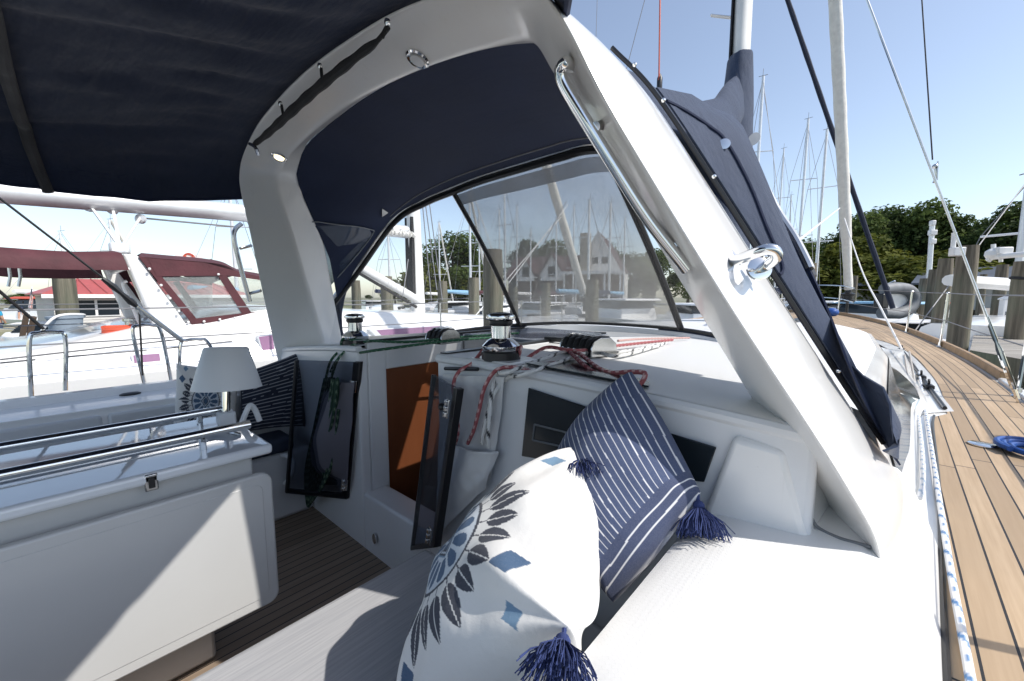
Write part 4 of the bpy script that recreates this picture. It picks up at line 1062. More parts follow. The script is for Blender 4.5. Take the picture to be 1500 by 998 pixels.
tag(MB().tube([P(-4, 424, x=-1.72), P(64, 482, x=-1.78)], .007, 8).build('support_strap', 'black_strap'), 'thin black strap running down to the aft gate hoop', 'strap')

# ================================================================== YACHT MOORED ALONGSIDE
NX, NS = -5.9, -4.58
nb = thing('moored_yacht', 'white yacht moored alongside with maroon canvas, a white arch and a silver boom', 'yacht', (NX, 3, 0))
HB2 = smooth_tab([(-4, 1.7), (-1, 1.92), (2, 2.0), (4.5, 2.0), (6.5, 1.85), (8.5, 1.45), (10, .85), (11.2, .05)])
h2 = lambda y: interp(HB2, y)
def hull_mesh(hbf, y0, y1, cx, zd, n=50, keel=.45):
    mb = MB(); secs = []
    for i in range(n+1):
        y = y0+(y1-y0)*i/n; b = hbf(y); z = zd(y); k = max(0, (i/n-.6)/.4)
        half = [(b, z), (b*.985, z-.25), (b*(.95-.12*k), z-.6), (b*(.86-.25*k), z-1.0), (b*(.5-.2*k), -.2), (0, -keel+.4*k)]
        secs.append([(cx+x, y, q) for x, q in half]+[(cx-x, y, q) for x, q in half[::-1][1:]])
    return mb.loft(secs)
d2 = lambda y: 1.27+.16*max(0, (y-2)/9)**2
hull_mesh(h2, -4, 11.2, NX, d2).build('hull', 'gelcoat', nb, angle=50)
ptab = [(-4, 1.25)]+[(p.y, p.z) for p in PP([(0, 521), (60, 512), (100, 503), (170, 487), (228, 474), (300, 471), (390, 450)], x=NS)]+[(2.8, 1.80), (5, 1.68), (7.2, 1.52), (8.2, 1.40)]
secs = []
for i in range(71):
    y = -4+12.2*i/70; z = interp(ptab, y); w = 1.34*(1 if y < 5 else max(.25, 1-(y-5)/4.2)); dk = d2(y)
    z = max(z, dk+.02)
    half = [(min(w+.32, h2(y)-.15), dk-.02), (w+.20, dk+.4*(z-dk)), (w+.07, z-.10), (w, z-.02), (w-.10, z), (0, z+.03)]
    secs.append([(NX+x, y, q) for x, q in half]+[(NX-x, y, q) for x, q in half[::-1][1:]])
MB().loft(secs).build('cabin', 'gelcoat', nb, angle=45)
# cabin side windows
for pts, pane_ in (([(192, 520), (236, 517), (238, 529), (194, 533)], True), ([(377, 492), (400, 489), (404, 515), (385, 520)], True), ([(474, 491), (523, 486), (523, 494), (474, 499)], True), ([(541, 483), (652, 476), (668, 492), (560, 503)], True)):
    q = PP(pts, x=NX+1.34+.27)
    f = MB().slab(q, (-.16, 0, 0)).build('cabin_window', 'gelcoat_grey', nb, bevel=.01)
    c_ = sum(q, Vector())/4; q2 = [c_+(p-c_)*.86+Vector((.004, 0, 0)) for p in q]; MB().slab(q2, (-.02, 0, 0)).build('pane', 'pink_pane', f)
# arch
prof = PP([(179, 371), (203, 374), (274, 476), (226, 478)], x=NS)
for sg in (1, -1):
    q = prof if sg == 1 else [Vector((2*NX-p.x, p.y, p.z)) for p in prof]
    MB().slab(q, (-.24*sg, 0, 0)).build('arch_leg', 'gelcoat', nb, bevel=.03, seg=3)
pt = [prof[0]+Vector((0, .03, -.012)), prof[1]+Vector((0, -.03, -.012)), prof[1]+Vector((0, -.02, -.13)), prof[0]+Vector((0, .06, -.14))]
MB().slab([p+Vector((-.05, 0, 0)) for p in pt], (2*(NX-NS)+.1, 0, 0)).build('arch_beam', 'gelcoat', nb, bevel=.02)
g = MB().tube(catmull(PP([(186, 412), (180, 416), (190, 440), (205, 475), (210, 480)], x=NS-.26), 5), .016, 8).build('handrail', 'aluminium', nb)
# bimini and dodger in maroon
top, bot = PP([(-60, 357), (0, 362), (90, 368), (178, 371)], x=NS+.02), PP([(-60, 386), (0, 392), (90, 395), (189, 396)], x=NS+.10)
rows = [bot, [a.lerp(b, .5)+Vector((.03, 0, 0)) for a, b in zip(bot, top)], top]
for k in (.25, .5, .75): rows.append([Vector((p.x+(2*NX-2*p.x)*k, p.y, p.z+.10*math.sin(pi*k)-.03*math.sin(pi*i/3))) for i, p in enumerate(top)])
rows += [[Vector((2*NX-p.x, p.y, p.z)) for p in r] for r in (top, bot)]
MB().shell([resample(catmull(r, 5), 30) for r in rows], .004).build('bimini', 'maroon', nb, angle=70)
for u in (12, 27): MB().tube(PP([(u, 420), (u+3, 405), (u+1, 390)], x=NX), .014, 8).build('bimini_frame', 'steel', nb)
edge_ = [(203, 376), (250, 380), (300, 384), (330, 389), (355, 401), (392, 408)]
top = PP(edge_, x=NS+.02); rows = []
for k in (0, .15, .3, .5, .7, .85, 1): rows.append([Vector((p.x+(2*NX-2*p.x)*k, p.y+.15*math.sin(pi*k), p.z+.12*math.sin(pi*k)**.7)) for p in top])
MB().shell([resample(catmull(r, 5), 30) for r in rows], .004).build('dodger_top', 'maroon', nb, angle=70)
for sx in (1, -1):
    def onside(pts, o=0.0):
        q = PP(pts, x=NS+.02+o); return q if sx == 1 else [Vector((2*NX-p.x, p.y, p.z)) for p in q]
    bars = [[(203, 376), (224, 403), (281, 474), (292, 472), (236, 404), (216, 378)], [(216, 378), (250, 381), (300, 385), (352, 399), (392, 408), (392, 412), (335, 404), (230, 405)],
            [(320, 405), (332, 404), (370, 461), (357, 463)], [(276, 468), (392, 455), (392, 461), (281, 476)]]
    f = MB()
    for ib, b in enumerate(bars): f.slab(onside(b, .003*ib), (-.012*sx, 0, 0))
    f = f.build('dodger_side', 'maroon', nb)
    for b in ([(237, 406), (322, 405), (358, 462), (284, 470)], [(334, 406), (392, 412), (392, 457), (369, 461)]):
        MB().slab(onside(b, -.008), (-.003*sx, 0, 0)).build('window_pane', 'vinyl_milky', f)
for u, v in ((219, 394), (236, 418), (249, 437), (262, 456), (276, 472), (299, 471), (322, 468), (344, 466), (320, 402), (188, 394)): MB().ball(P(u, v, x=NS+.05), .014, 8).build('snap_stud', 'white_paint', nb)
c = P(196, 482, x=NX+.9); MB().lathe([(.10, 0), (.10, .06), (.07, .10), (.07, .18), (.09, .19), (.09, .22), (.0001, .23)], (c.x, c.y, c.z-.1), (0, 0, 1), 20).build('winch', 'chrome', nb)
tag(MB().tube([Vector((P(182, 488, x=NX+1.1)))+Vector((.09*math.cos(a), .16*math.sin(a), .004*a)) for a in [i*.4 for i in range(44)]], .02, 6).build('coiled_line', 'orange_paint'), 'coil of red line on the cabin of the maroon canvas yacht', 'rope')
# mast, boom, vang
m2y = P(612, 400, x=NX).y
mb = MB(); mb.loft([[(NX+.12*math.cos(a)-.0, m2y+.15*math.sin(a)-.03*(z-1.6)*1.2, z) for a in [2*pi*k/16 for k in range(16)]] for z in (1.6, 3, 6, 14)])
m2 = mb.build('mast', 'white_spar', nb)
MB().box((NX-.13, m2y-.2, 2.0), (NX+.1, m2y-.13, 3.6)).build('sail_track', 'black_strap', m2)
b0, b1 = P(-60, 276, x=NX), P(600, 338, x=NX); b1 = Vector((NX, m2y-.25, 3.30))
bm_ = P(352, 312, x=NX)
MB().tube([b0, bm_, b1], .125, 14).build('boom', 'aluminium', nb)
MB().tube([P(528, 392, x=NX+.05), P(618, 443, x=NX+.05)], .085, 12).build('boom_vang', 'white_spar', nb)
MB().tube([P(522, 398, x=NX+.1), P(610, 450, x=NX+.1)], .03, 6).build('vang_tackle', 'black_strap', nb)
tag(MB().tube([Vector((NX+.16, m2y-.9+.035*i, 3.32-.10*abs(math.sin(i*1.3))-.02)) for i in range(22)], .045, 7).build('coiled_line', 'furled_sail'), 'bunched pale line hanging where the silver boom meets its mast', 'rope')
blk = []
for u0, v0, u1, v1, nm in ((131, 300, 174, 360, 'far'), (165, 304, 175, 360, 'middle'), (206, 318, 178, 362, 'near')):
    wire('sheet_tackle', P(u0, v0, x=NX), P(u1, v1, x=NX+.5), .016, '', 'rope' if False else 'white_spar', parent=nb)
    MB().lathe([(.03, -.03), (.06, -.02), (.06, .02), (.03, .03)], P(u0, v0+3, x=NX), (.7, -.7, 0), 14).build('block', 'aluminium', nb)
MB().cbox(P(175, 364, x=NX+.5), (.07, .09, .06)).build('sheet_block', 'aluminium', nb, bevel=.02)
wire('reef_line', P(212, 320, x=NX), P(350, 333, x=NX), .011, '', 'wire', parent=nb)
# rails, stanchions, lifelines, forestay sail
for y in (-1.5, 1.9, 4.2, 6.4, 8.4, 10.2):
    x = NX+h2(y)-.08; g = MB().tube([(x, y, d2(y)), (x, y, d2(y)+.62)], .014, 8).build('stanchion', 'steel', nb)
    x = NX-h2(y)+.08; g = MB().tube([(x, y, d2(y)), (x, y, d2(y)+.62)], .014, 8).build('stanchion', 'steel', nb)
for sg in (1, -1):
    for k in (.62, .32):
        MB().tube([(NX+sg*(h2(y)-.08), y, d2(y)+k) for y in (-1.5, 1.9, 4.2, 6.4, 8.4, 10.2)], .007, 6).build('lifeline', 'wire', nb)
for h in (.62, .32): MB().tube(catmull([(NX+.75, 10.2, d2(10)+h), (NX+.4, 11, d2(11)+h), (NX, 11.4, d2(11)+h+.04), (NX-.4, 11, d2(11)+h), (NX-.75, 10.2, d2(10)+h)], 5), .016, 8).build('pulpit_rail', 'steel', nb)
f0, f1 = P(856, 434, x=NX), P(782, 180, x=NX)
fs2 = thing('furled_genoa', 'cream rolled headsail seen through the front window of the dodger', 'furled sail', f0)
f2 = f0+(f1-f0)*1.6
MB().tube(resample([f0, f2], 40), [.12+.006*math.sin(i*1.4)+.02*(i/40) for i in range(40)], 12).build('sail_roll', 'furled_sail', fs2)
MB().lathe([(.05, -.5), (.05, -.2), (.17, -.18), (.17, -.12), (.1, -.1), (.1, 0), (.17, .02), (.17, .06)], f0, (0, 0, 1), 16).build('furler_drum', 'black_trim', fs2)
for (a, b), (c_, d_) in (((745, 415), (832, 300)), ((690, 470), (822, 318)), ((690, 275), (722, 370)), ((795, 360), (830, 295))):
    wire('rigging_line', P(a, b, x=NX+.6), P(c_, d_, x=NX+.2), .012, '', 'white_paint' if a != 795 else 'wire', parent=nb)
for u0, v0, u1, v1 in ((618, 290, 632, 440), (622, 290, 640, 425), (628, 290, 648, 440), (598, 380, 590, 435)):
    wire('shroud', P(u0, v0, x=NX+.8), P(u1, v1, x=NX+1.2), .009, '', 'wire', parent=nb)

# ================================================================== DOCKS, PILINGS
def pile(u, vt, w, vb=None, r=.15, label='', lean=0, grp='dock pilings', z0=-1.5):
    ang_ = math.atan((u-CX)/F); Zc = r*2*F/w/math.cos(ang_); d = Zc/math.cos(ang_); p = P(u, vt, d=d)
    return pile_at(p.x, p.y, p.z, r, label, lean, grp, z0)
def pile_at(x, y, z, r, label, lean=0, grp='dock pilings', z0=-1.5):
    t = thing('dock_piling', label, 'piling', (x, y, 0), grp); mb = MB(); secs = []; sd = R.random()*50
    for i in range(15):
        q = i/14; zz_ = z0+(z-z0)*q; rr = r*(1.06-.08*q)*(1 if i < 14 else .93)
        secs.append([(x+lean*(1-q)+rr*(1+.05*noise.noise(Vector((math.cos(a)*1.5+sd, math.sin(a)*1.5, zz_*.8))))*math.cos(a), y+rr*(1+.05*noise.noise(Vector((math.cos(a)*1.5+sd, math.sin(a)*1.5, zz_*.8+9))))*math.sin(a), zz_) for a in [2*pi*k/18 for k in range(18)]])
    mb.loft(secs).build('post', 'piling', t, angle=50); return t
pile(92, 396, 37, label='thick weathered piling beside the red roofed boathouse')
for u, vt, w, l in ((2, 452, 13, 'left end piling of the row behind the moored yacht'), (14, 450, 13, 'second piling of the row behind the moored yacht'), (27, 453, 14, 'third piling of the row behind the moored yacht'), (41, 456, 12, 'right end piling of the row behind the moored yacht'),
                    (161, 440, 12, 'slim piling before the boathouse windows')): pile(u, vt, w, label=l)
for u, vt, w, l in ((521, 411, 14, 'short brown piling seen through dodger beside its port tube'), (566, 405, 18, 'piling behind the white boom vang'), (648, 412, 15, 'piling just right of the white mast next door'), (694, 407, 16, 'piling left of the thick one behind dodger seam'),
                    (722, 366, 29, 'thick brown topped piling seen through the dodger seam'), (753, 420, 12, 'thin brown piling before the white house'), (868, 410, 20, 'hazy grey piling right of the rolled cream sail'), (800, 415, 14, 'hazy piling under the house dormers')): pile(u, vt, w, label=l)
for u, vt, w, l in ((1187, 386, 21, 'piling beside the grey masts, past the dodger edge'), (1253, 404, 9, 'thin far piling behind the furled headsail foot'), (1354, 408, 15, 'shortest piling of the clump beyond the lifelines'), (1369, 395, 18, 'leftmost tall piling of the clump beyond the lifelines'),
                    (1386, 379, 26, 'brown topped piling in the clump beyond the lifelines'), (1419, 360, 36, 'tallest wide piling on the dock edge, crossed by the shroud'), (1441, 402, 13, 'thin piling behind the wide dock piling'), (1469, 388, 21, 'dark piling behind the white power pedestal'), (1500, 383, 34, 'piling at right edge with a black mooring line')): pile(u, vt, w, label=l)
pile_at(3.75, 3.35, 3.6, .15, 'piling off the starboard side that shades the teak deck')
def deck_slab(name, poly, z, t, label, mat='dock_plank', rot=0):
    pts = [Vector((p.x, p.y, z)) for p in poly]; th = thing(name, label, 'dock', pts[0])
    n_ = len(pts); ca, sa = math.cos(rot), math.sin(rot)
    m = MB(); m.add(pts, [tuple(range(n_))], uvs=[(p.x*ca+p.y*sa, -p.x*sa+p.y*ca) for p in pts]); m.build('planks', mat, th, smooth=False)
    lo = [p+Vector((0, 0, -.004)) for p in pts]; MB().slab(lo, (0, 0, -t)).build('edge_beams', 'piling', th, smooth=False); return th
zD = 1.12
a, b, c_, d_ = P(1421, 513, z=zD), P(1506, 528, z=zD), P(1560, 466, z=zD), P(1434, 461, z=zD)
e = (b-a).normalized()
dk = deck_slab('dock', [a, a+e*9, d_+e*14, d_+(d_-a)*1.5+e*14, d_+(d_-a)*1.5], zD, .3, 'weathered plank dock on the right beyond the toe rail', rot=math.atan2(e.y, e.x))
p = P(1475, 481, z=zD); ped = thing('power_pedestal', 'white dock power pedestal with pointed cap', 'pedestal', p)
w = .17
MB().cbox(p+Vector((0, 0, .40)), (w, w*.8, .40), YAW*.3).build('body', 'white_paint', ped, bevel=.02)
MB().lathe([(w*1.45, .80), (w*1.45, .83), (.05, .95), (.04, 1.0), (.0001, 1.01)], p, (0, 0, 1), 4).build('cap', 'white_paint', ped, bevel=.01)
MB().cbox(p+Vector((-.06, -.15, .42)), (.035, .012, .05)).build('outlet', 'grey_rubber', ped)
hp = [P(1487, 478, z=zD), P(1490, 462, z=zD+.45), P(1500, 458, z=zD+.5), P(1510, 465, z=zD+.4)]
tag(MB().tube(catmull(hp, 6), .03, 8).build('hose_loop', 'white_paint'), 'pale hose loop beside the white power pedestal', 'hose')
q = [o for o in COL.objects if o.get('label', '').startswith('piling at right edge')][0].location; ml = MB(); ml.lathe([(.155, -.03), (.175, -.02), (.175, .02), (.155, .03)], (q.x, q.y, P(1500, 408, d=math.hypot(q.x-1.3, q.y)).z), (.1, 0, 1), 24)
tag(ml.build('mooring_line', 'black_strap'), 'black mooring line wrapped round the piling at right edge', 'rope')
# walkway at left behind the moored yacht, and pier under the boathouse
a, b = P(-250, 500, d=14), P(215, 492, d=15.5); out = Vector((-.66, .75, 0))
deck_slab('pier', [Vector((a.x, a.y, 0)), Vector((b.x, b.y, 0)), Vector((b.x, b.y, 0))+Vector((-6, 14, 0)), Vector((a.x, a.y, 0))+Vector((-20, 9, 0))], .62, .3, 'low plank pier in front of the red roofed boathouse')

# ================================================================== SHORE
pts = []
for ang_, d0 in ((-150, 60), (-125, 40), (-100, 23), (-84, 22), (-70, 34), (-50, 45), (-36, 42), (-22, 44), (-8, 50), (4, 56), (16, 60), (30, 62), (60, 70), (100, 80)):
    a = math.radians(ang_); pts.append((a, d0))
rows = [[], [], [], []]
for a, d0 in pts:
    for r, (k, z) in zip(rows, ((0, -.6), (.8, .75), (30, 1.0), (330, 1.4))):
        r.append((CAM[0]+math.sin(a)*(d0+k), math.cos(a)*(d0+k), z))
structure(MB().grid(rows).build('ground', 'ground', angle=80))

# boathouse with red metal roof
def frame_at(u, v, d, turn=0):
    p = P(u, v, d=d); f = Vector((p.x-CAM[0], p.y, 0)).normalized(); f = Matrix.Rotation(turn, 3, 'Z') @ f; r = Vector((f.y, -f.x, 0)); return p, r, f
class Loc:
    def __init__(s, o, r, f): s.o, s.r, s.f = o, r, f
    def __call__(s, x, y, z): return s.o+s.r*x+s.f*y+Vector((0, 0, z))
    def box(s, mb, a, b, mi=0):
        return mb.hexa([s(x, y, z) for x, y, z in ((a[0], a[1], a[2]), (b[0], a[1], a[2]), (b[0], b[1], a[2]), (a[0], b[1], a[2]), (a[0], a[1], b[2]), (b[0], a[1], b[2]), (b[0], b[1], b[2]), (a[0], b[1], b[2]))], mi)
p, r, f = frame_at(150, 435, 20, .15); S = 20*math.cos(math.atan((150-CX)/F))/F      # metres per pixel there
L = Loc(Vector((p.x, p.y, 2.0)), r, f); X = lambda u: (u-150)*S/math.cos(math.atan((150-CX)/F))*1.0
bh = thing('boathouse', 'low pale sided boathouse with a red metal roof', 'building', L(0, 0, -1.2))
k = S*1.0
zt_, zb_ = .02, -60*k
w0, w1 = -1.15, 4.2
mb = MB(); L.box(mb, (w0, 0, -1.5), (w1, 5, .05)); mb.build('wall', 'siding', bh)
mb = MB()
for i in range(11): L.box(mb, (w0-.005, -.02, -.95+.09*i), (w1, 0, -.95+.09*i+.075))
mb.build('clapboard', 'siding', bh); bpy.data.objects['clapboard']['kind'] = 'stuff'
mb = MB(); mb.slab([L(w0-.25, -.35, .06), L(w1+.25, -.35, .06), L(w1-.3, 2.4, .62), L(w0+.9, 2.4, .62)], (0, 0, .05)); mb.slab([L(w0-.25, 5.2, .06), L(w1+.25, 5.2, .06), L(w1-.3, 2.4, .62), L(w0+.9, 2.4, .62)], (0, 0, .05)); mb.slab([L(w0-.25, -.35, .06), L(w0-.25, 5.2, .06), L(w0+.9, 2.4, .62)], (0, 0, .05))
rf = mb.build('roof', 'red_roof', bh, smooth=False)
mb = MB()
for i in range(14):
    x = w0+.1+.38*i; t0 = max(0, min(1, 1)); mb.tube([L(x, -.35, .125), L(min(max(x, w0+.9), w1-.3), 2.38, .685)], .018, 4)
mb.build('roof_seam', 'red_roof', rf)
bpy.data.objects['roof_seam']['kind'] = 'stuff'
mb = MB(); L.box(mb, (w0-.27, -.38, -.04), (w1+.27, -.34, .085)); mb.build('gutter', 'white_paint', bh)
f_ = MB(); L.box(f_, (-.80, -.06, -.66), (.42, -.02, -.08)); f_ = f_.build('window', 'white_paint', bh)
mb = MB(); L.box(mb, (-.75, -.075, -.62), (-.22, -.05, -.12)); mb.build('pane', 'dark_glass', f_)
mb = MB(); L.box(mb, (-.15, -.075, -.62), (.38, -.05, -.12)); mb.build('pane', 'dark_glass', f_)
mb = MB(); L.box(mb, (w0-.02, -.05, -1.5), (w1, -.005, -.97)); mb.build('foundation', 'siding', bh)

# white house with dark red roofs, chimney and dormers
p, r, f = frame_at(820, 435, 46, -.25); L = Loc(Vector((p.x, p.y, 1.0)), r, f); k = 46/F*1.0
X = lambda u: (u-820)*k
Z = lambda v: (435-v)*k+1.0
hs = thing('white_house', 'large white house with dark red roofs, dormers and cream chimney across the water', 'house', L(0, 0, 0))
def gable(name, x0, x1, y0, y1, z0, ze, zr, wall, roof, parent, along='f', over=.3):
    """gabled block: ridge along the view (f) or across it (r)"""
    mb = MB(); xm, ym = (x0+x1)/2, (y0+y1)/2
    if along == 'f':
        prof = [(x0, z0), (x1, z0), (x1, ze), (xm, zr), (x0, ze)]; mb.slab([L(x, y0, z) for x, z in prof], L.f*(y1-y0))
    else:
        prof = [(y0, z0), (y1, z0), (y1, ze), (ym, zr), (y0, ze)]; mb.slab([L(x0, y, z) for y, z in prof], L.r*(x1-x0))
    w_ = mb.build(name, wall, parent, smooth=False); mb = MB()
    if along == 'f':
        s_ = (zr-ze)/(xm-x0)
        for sg, xe in ((-1, x0-over), (1, x1+over)): mb.slab([L(xe, y0-over, ze-s_*over+.03), L(xm, y0-over, zr+.03), L(xm, y1+over, zr+.03), L(xe, y1+over, ze-s_*over+.03)], (0, 0, .18))
    else:
        s_ = (zr-ze)/(ym-y0)
        for ye in (y0-over, y1+over): mb.slab([L(x0-over, ye, ze-s_*over+.03), L(x0-over, ym, zr+.03), L(x1+over, ym, zr+.03), L(x1+over, ye, ze-s_*over+.03)], (0, 0, .18))
    mb.build('roof', roof, parent, smooth=False); return w_
gable('wing', X(735), X(850), 1, 9, 0, Z(406), Z(373), 'brown_brick', 'dark_roof', hs, 'r', .5)
gable('gable_wing', X(847), X(904), -1, 9, 0, Z(398), Z(350), 'white_paint', 'dark_roof', hs, 'f', .05)
mb = MB()
for xe in (X(846), X(905)): mb.slab([L(xe, -1.12, Z(399)-.15), L(X(875.5), -1.12, Z(350)), L(X(875.5), -1.12, Z(350)+.32), L(xe, -1.12, Z(399)+.15)], L.f*.08)
mb.build('fascia', 'white_paint', hs, smooth=False)
mb = MB(); L.box(mb, (X(853), -1.8, 0), (X(866), -1.05, Z(350))); mb.build('chimney', 'cream_brick', hs)
mb = MB(); L.box(mb, (X(828), -2.6, Z(405)), (X(912), -1.02, Z(401))); mb.build('porch_roof', 'white_paint', hs)
mb = MB(); L.box(mb, (X(836), -1.03, 0), (X(910), -1.01, Z(405))); mb.build('porch_wall', 'brown_brick', hs)
for x in (834, 850, 868, 888, 908):
    mb = MB(); L.box(mb, (X(x)-.09, -2.5, 0), (X(x)+.09, -2.3, Z(405))); mb.build('porch_post', 'white_paint', hs)
for x0, x1, ze, zr in ((757, 784, 404, 380), (793, 826, 401, 375)):
    d_ = gable('dormer', X(x0), X(x1), -.6, 6, Z(412), Z(ze), Z(zr), 'white_paint', 'dark_roof', hs, 'f', .3)
    xm = (x0+x1)/2
    mb = MB(); L.box(mb, (X(xm-5), -.66, Z(406)), (X(xm+5), -.61, Z(392))); mb.build('window', 'dark_glass', hs)
for x in (850, 872, 885):
    mb = MB(); L.box(mb, (X(x)-.3, -1.06, Z(390)), (X(x)+.3, -1.01, Z(382))); mb.build('window', 'dark_glass', hs)
for x in (745, 790):
    mb = MB(); L.box(mb, (X(x)-.4, .94, Z(425)), (X(x)+.4, .99, Z(410))); mb.build('window', 'dark_glass', hs)

# long grey roofed sheds beyond the bow
for u0, u1, vt, vb, d, l in ((1285, 1372, 399, 432, 54, 'long grey roofed shed below the trees beyond the bow'), (1150, 1290, 420, 436, 62, 'low grey shed behind the furled headsail foot'), (1425, 1560, 392, 430, 50, 'grey roofed boat shed behind the right hand pilings')):
    p, r, f = frame_at((u0+u1)/2, 435, d); L = Loc(Vector((p.x, p.y, .9)), r, f); k = d/F/math.cos(math.atan(((u0+u1)/2-CX)/F)); hw = (u1-u0)/2*k*math.cos(math.atan(((u0+u1)/2-CX)/F)); zt_ = P((u0+u1)/2, vt, d=d+6).z-.9
    t = thing('boat_shed', l, 'shed', L(0, 0, 0)); mb = MB(); L.box(mb, (-hw, 2, 0), (hw, 10, zt_*.62)); mb.build('wall', 'siding', t, smooth=False)
    mb = MB(); mb.slab([L(-hw-.5, .5, zt_*.60), L(hw+.5, .5, zt_*.60), L(hw+.5, 6, zt_), L(-hw-.5, 6, zt_)], (0, 0, .15)); mb.slab([L(-hw-.5, 11.5, zt_*.60), L(hw+.5, 11.5, zt_*.60), L(hw+.5, 6, zt_), L(-hw-.5, 6, zt_)], (0, 0, .15)); mb.build('roof', 'long_roof', t, smooth=False)
# sign on a frame
p, r, f = frame_at(277, 378, 24, -.1); L = Loc(p, r, f); k = 24*.62/F*1.6
sg = thing('sign_board', 'white sign board with a red letter D behind the moored yacht', 'sign', L(0, 0, 0))
mb = MB(); L.box(mb, (-20*k*.62, 0, -6*k*.62), (20*k*.62, .08, 6*k*.62)); mb.build('board', 'white_paint', sg)
cu = bpy.data.curves.new('letter', 'FONT'); cu.body = 'D'; cu.size = .48; cu.extrude = .01; cu.align_x = 'CENTER'; cu.align_y = 'CENTER'; cu.materials.append(M['orange_paint'])
to_ = bpy.data.objects.new('tmp_letter', cu); COL.objects.link(to_); bpy.context.view_layer.update()
lm = bpy.data.meshes.new_from_object(to_.evaluated_get(bpy.context.evaluated_depsgraph_get())); bpy.data.objects.remove(to_); to = bpy.data.objects.new('letter', lm); COL.objects.link(to); to.parent = sg
to.matrix_local = Matrix.Translation(L(0, -.02, 0)-sg.location) @ Matrix((( r.x, 0, -f.x), (r.y, 0, -f.y), (0, 1, 0))).to_4x4()
mb = MB(); mb.tube([L(.2*math.cos(a), -.03, .2*math.sin(a)) for a in [2*pi*i/24 for i in range(25)]], .022, 5); mb.build('ring', 'orange_paint', sg)
for x in (-.9, -.5, .5, .9):
    pass
for s_ in (-1, 1):
    mb = MB(); L.box(mb, (s_*.8-.05, .09, -4), (s_*.8+.05, .17, 0)); mb.build('post', 'grey_rubber', sg)

# ================================================================== TREES
def crown_mesh(name, blobs, nleaf, size, mat, seed):
    rr = random.Random(seed); mb = MB(); cols = []
    tot = sum(b[3]**2 for b in blobs)
    for bx, by, bz, br in blobs:
        sq = .75+.25*rr.random(); tint = rr.random()
        for _ in range(int(nleaf*br*br/tot)):
            a, z = rr.random()*2*pi, rr.random()*2-1; q = math.sqrt(1-z*z); dr = Vector((q*math.cos(a), q*math.sin(a), z*sq))
            rad = br*(.55+.5*rr.random()**.6)*(1+.28*noise.noise(dr*2.3+Vector((bx, by, bz))))
            c = Vector((bx, by, bz))+dr*rad; n_ = (dr+Vector((rr.gauss(0, .5), rr.gauss(0, .5), rr.gauss(0, .5)+.3))).normalized(); t = n_.orthogonal().normalized(); t = Matrix.Rotation(rr.random()*6.3, 3, n_) @ t; b = n_.cross(t)
            s = size*(.55+.9*rr.random()); v = min(1, max(0, tint*.7+rr.random()*.4-.05)); k = len(mb.v)
            mb.v += [c-t*s, c-b*s*.6+n_*s*.2, c+t*s, c+b*s*.6+n_*s*.2]; mb.f.append([k, k+1, k+2, k+3]); mb.mi.append(0)
            for j in range(4): mb.c[k+j] = (v, v, v)
    return mb
TREES = []
def make_tree(name, label, cat, mat, h, w, seed, nleaf=6500, size=.20, low=.02):
    rr = random.Random(seed); t = thing(name, label, cat, (0, 0, 0)); blobs = []
    for i in range(22):
        a = rr.random()*2*pi; lv = rr.random(); z = h*(low+.12+(.88-low-.12)*lv); rd = w*.5*math.sin(pi*min(.95, .18+.72*lv))**.7*(.35+.5*rr.random())
        blobs.append((rd*math.cos(a), rd*math.sin(a), z, w*(.11+.12*rr.random())))
    blobs.append((0, 0, h*.88, w*.2))
    crown_mesh('crown', blobs, nleaf, size, mat, seed).build('crown', mat, t, smooth=False)
    mb = MB(); mb.tube([(0, 0, -.5), (.1, 0, h*.3), (0, .1, h*.75)], [w*.035, w*.026, w*.01], 8)
    for b in blobs[:7]: mb.tube([(0.05, 0, h*(.25+.1*rr.random())), (b[0]*.5, b[1]*.5, (b[2]+h*.35)/2), (b[0], b[1], b[2])], [w*.016, w*.011, w*.004], 5)
    mb.build('trunk', 'bark', t); return t
protos = [('oak_tree', 'leaf_green', 10, 9), ('oak_tree', 'leaf_dark', 11, 8), ('round_bush', 'leaf_yellow', 5, 6), ('pine_tree', 'leaf_dark', 12, 6)]
made = {}
def plant(kind, u, vt, d, h, label, wscale=1.0, grp='trees along the shore'):
    """kind: prototype; crown top seen at (u, vt) from d metres away; h: height of the tree"""
    nm, mat, hh, ww = protos[kind]; p = P(u, vt, d=d); s = (p.z-.9)/hh
    if kind not in made: made[kind] = make_tree(nm, label, 'tree', mat, hh, ww, 11+kind*7); t = made[kind]
    else: t = copy_tree(made[kind])
    t['label'] = label; t['category'] = 'bush' if kind == 2 else 'tree'; t['group'] = grp; t.location = (p.x, p.y, .9); t.scale = (s*wscale, s*wscale, s); t.rotation_euler[2] = R.random()*6.28; return t
R.seed(21)
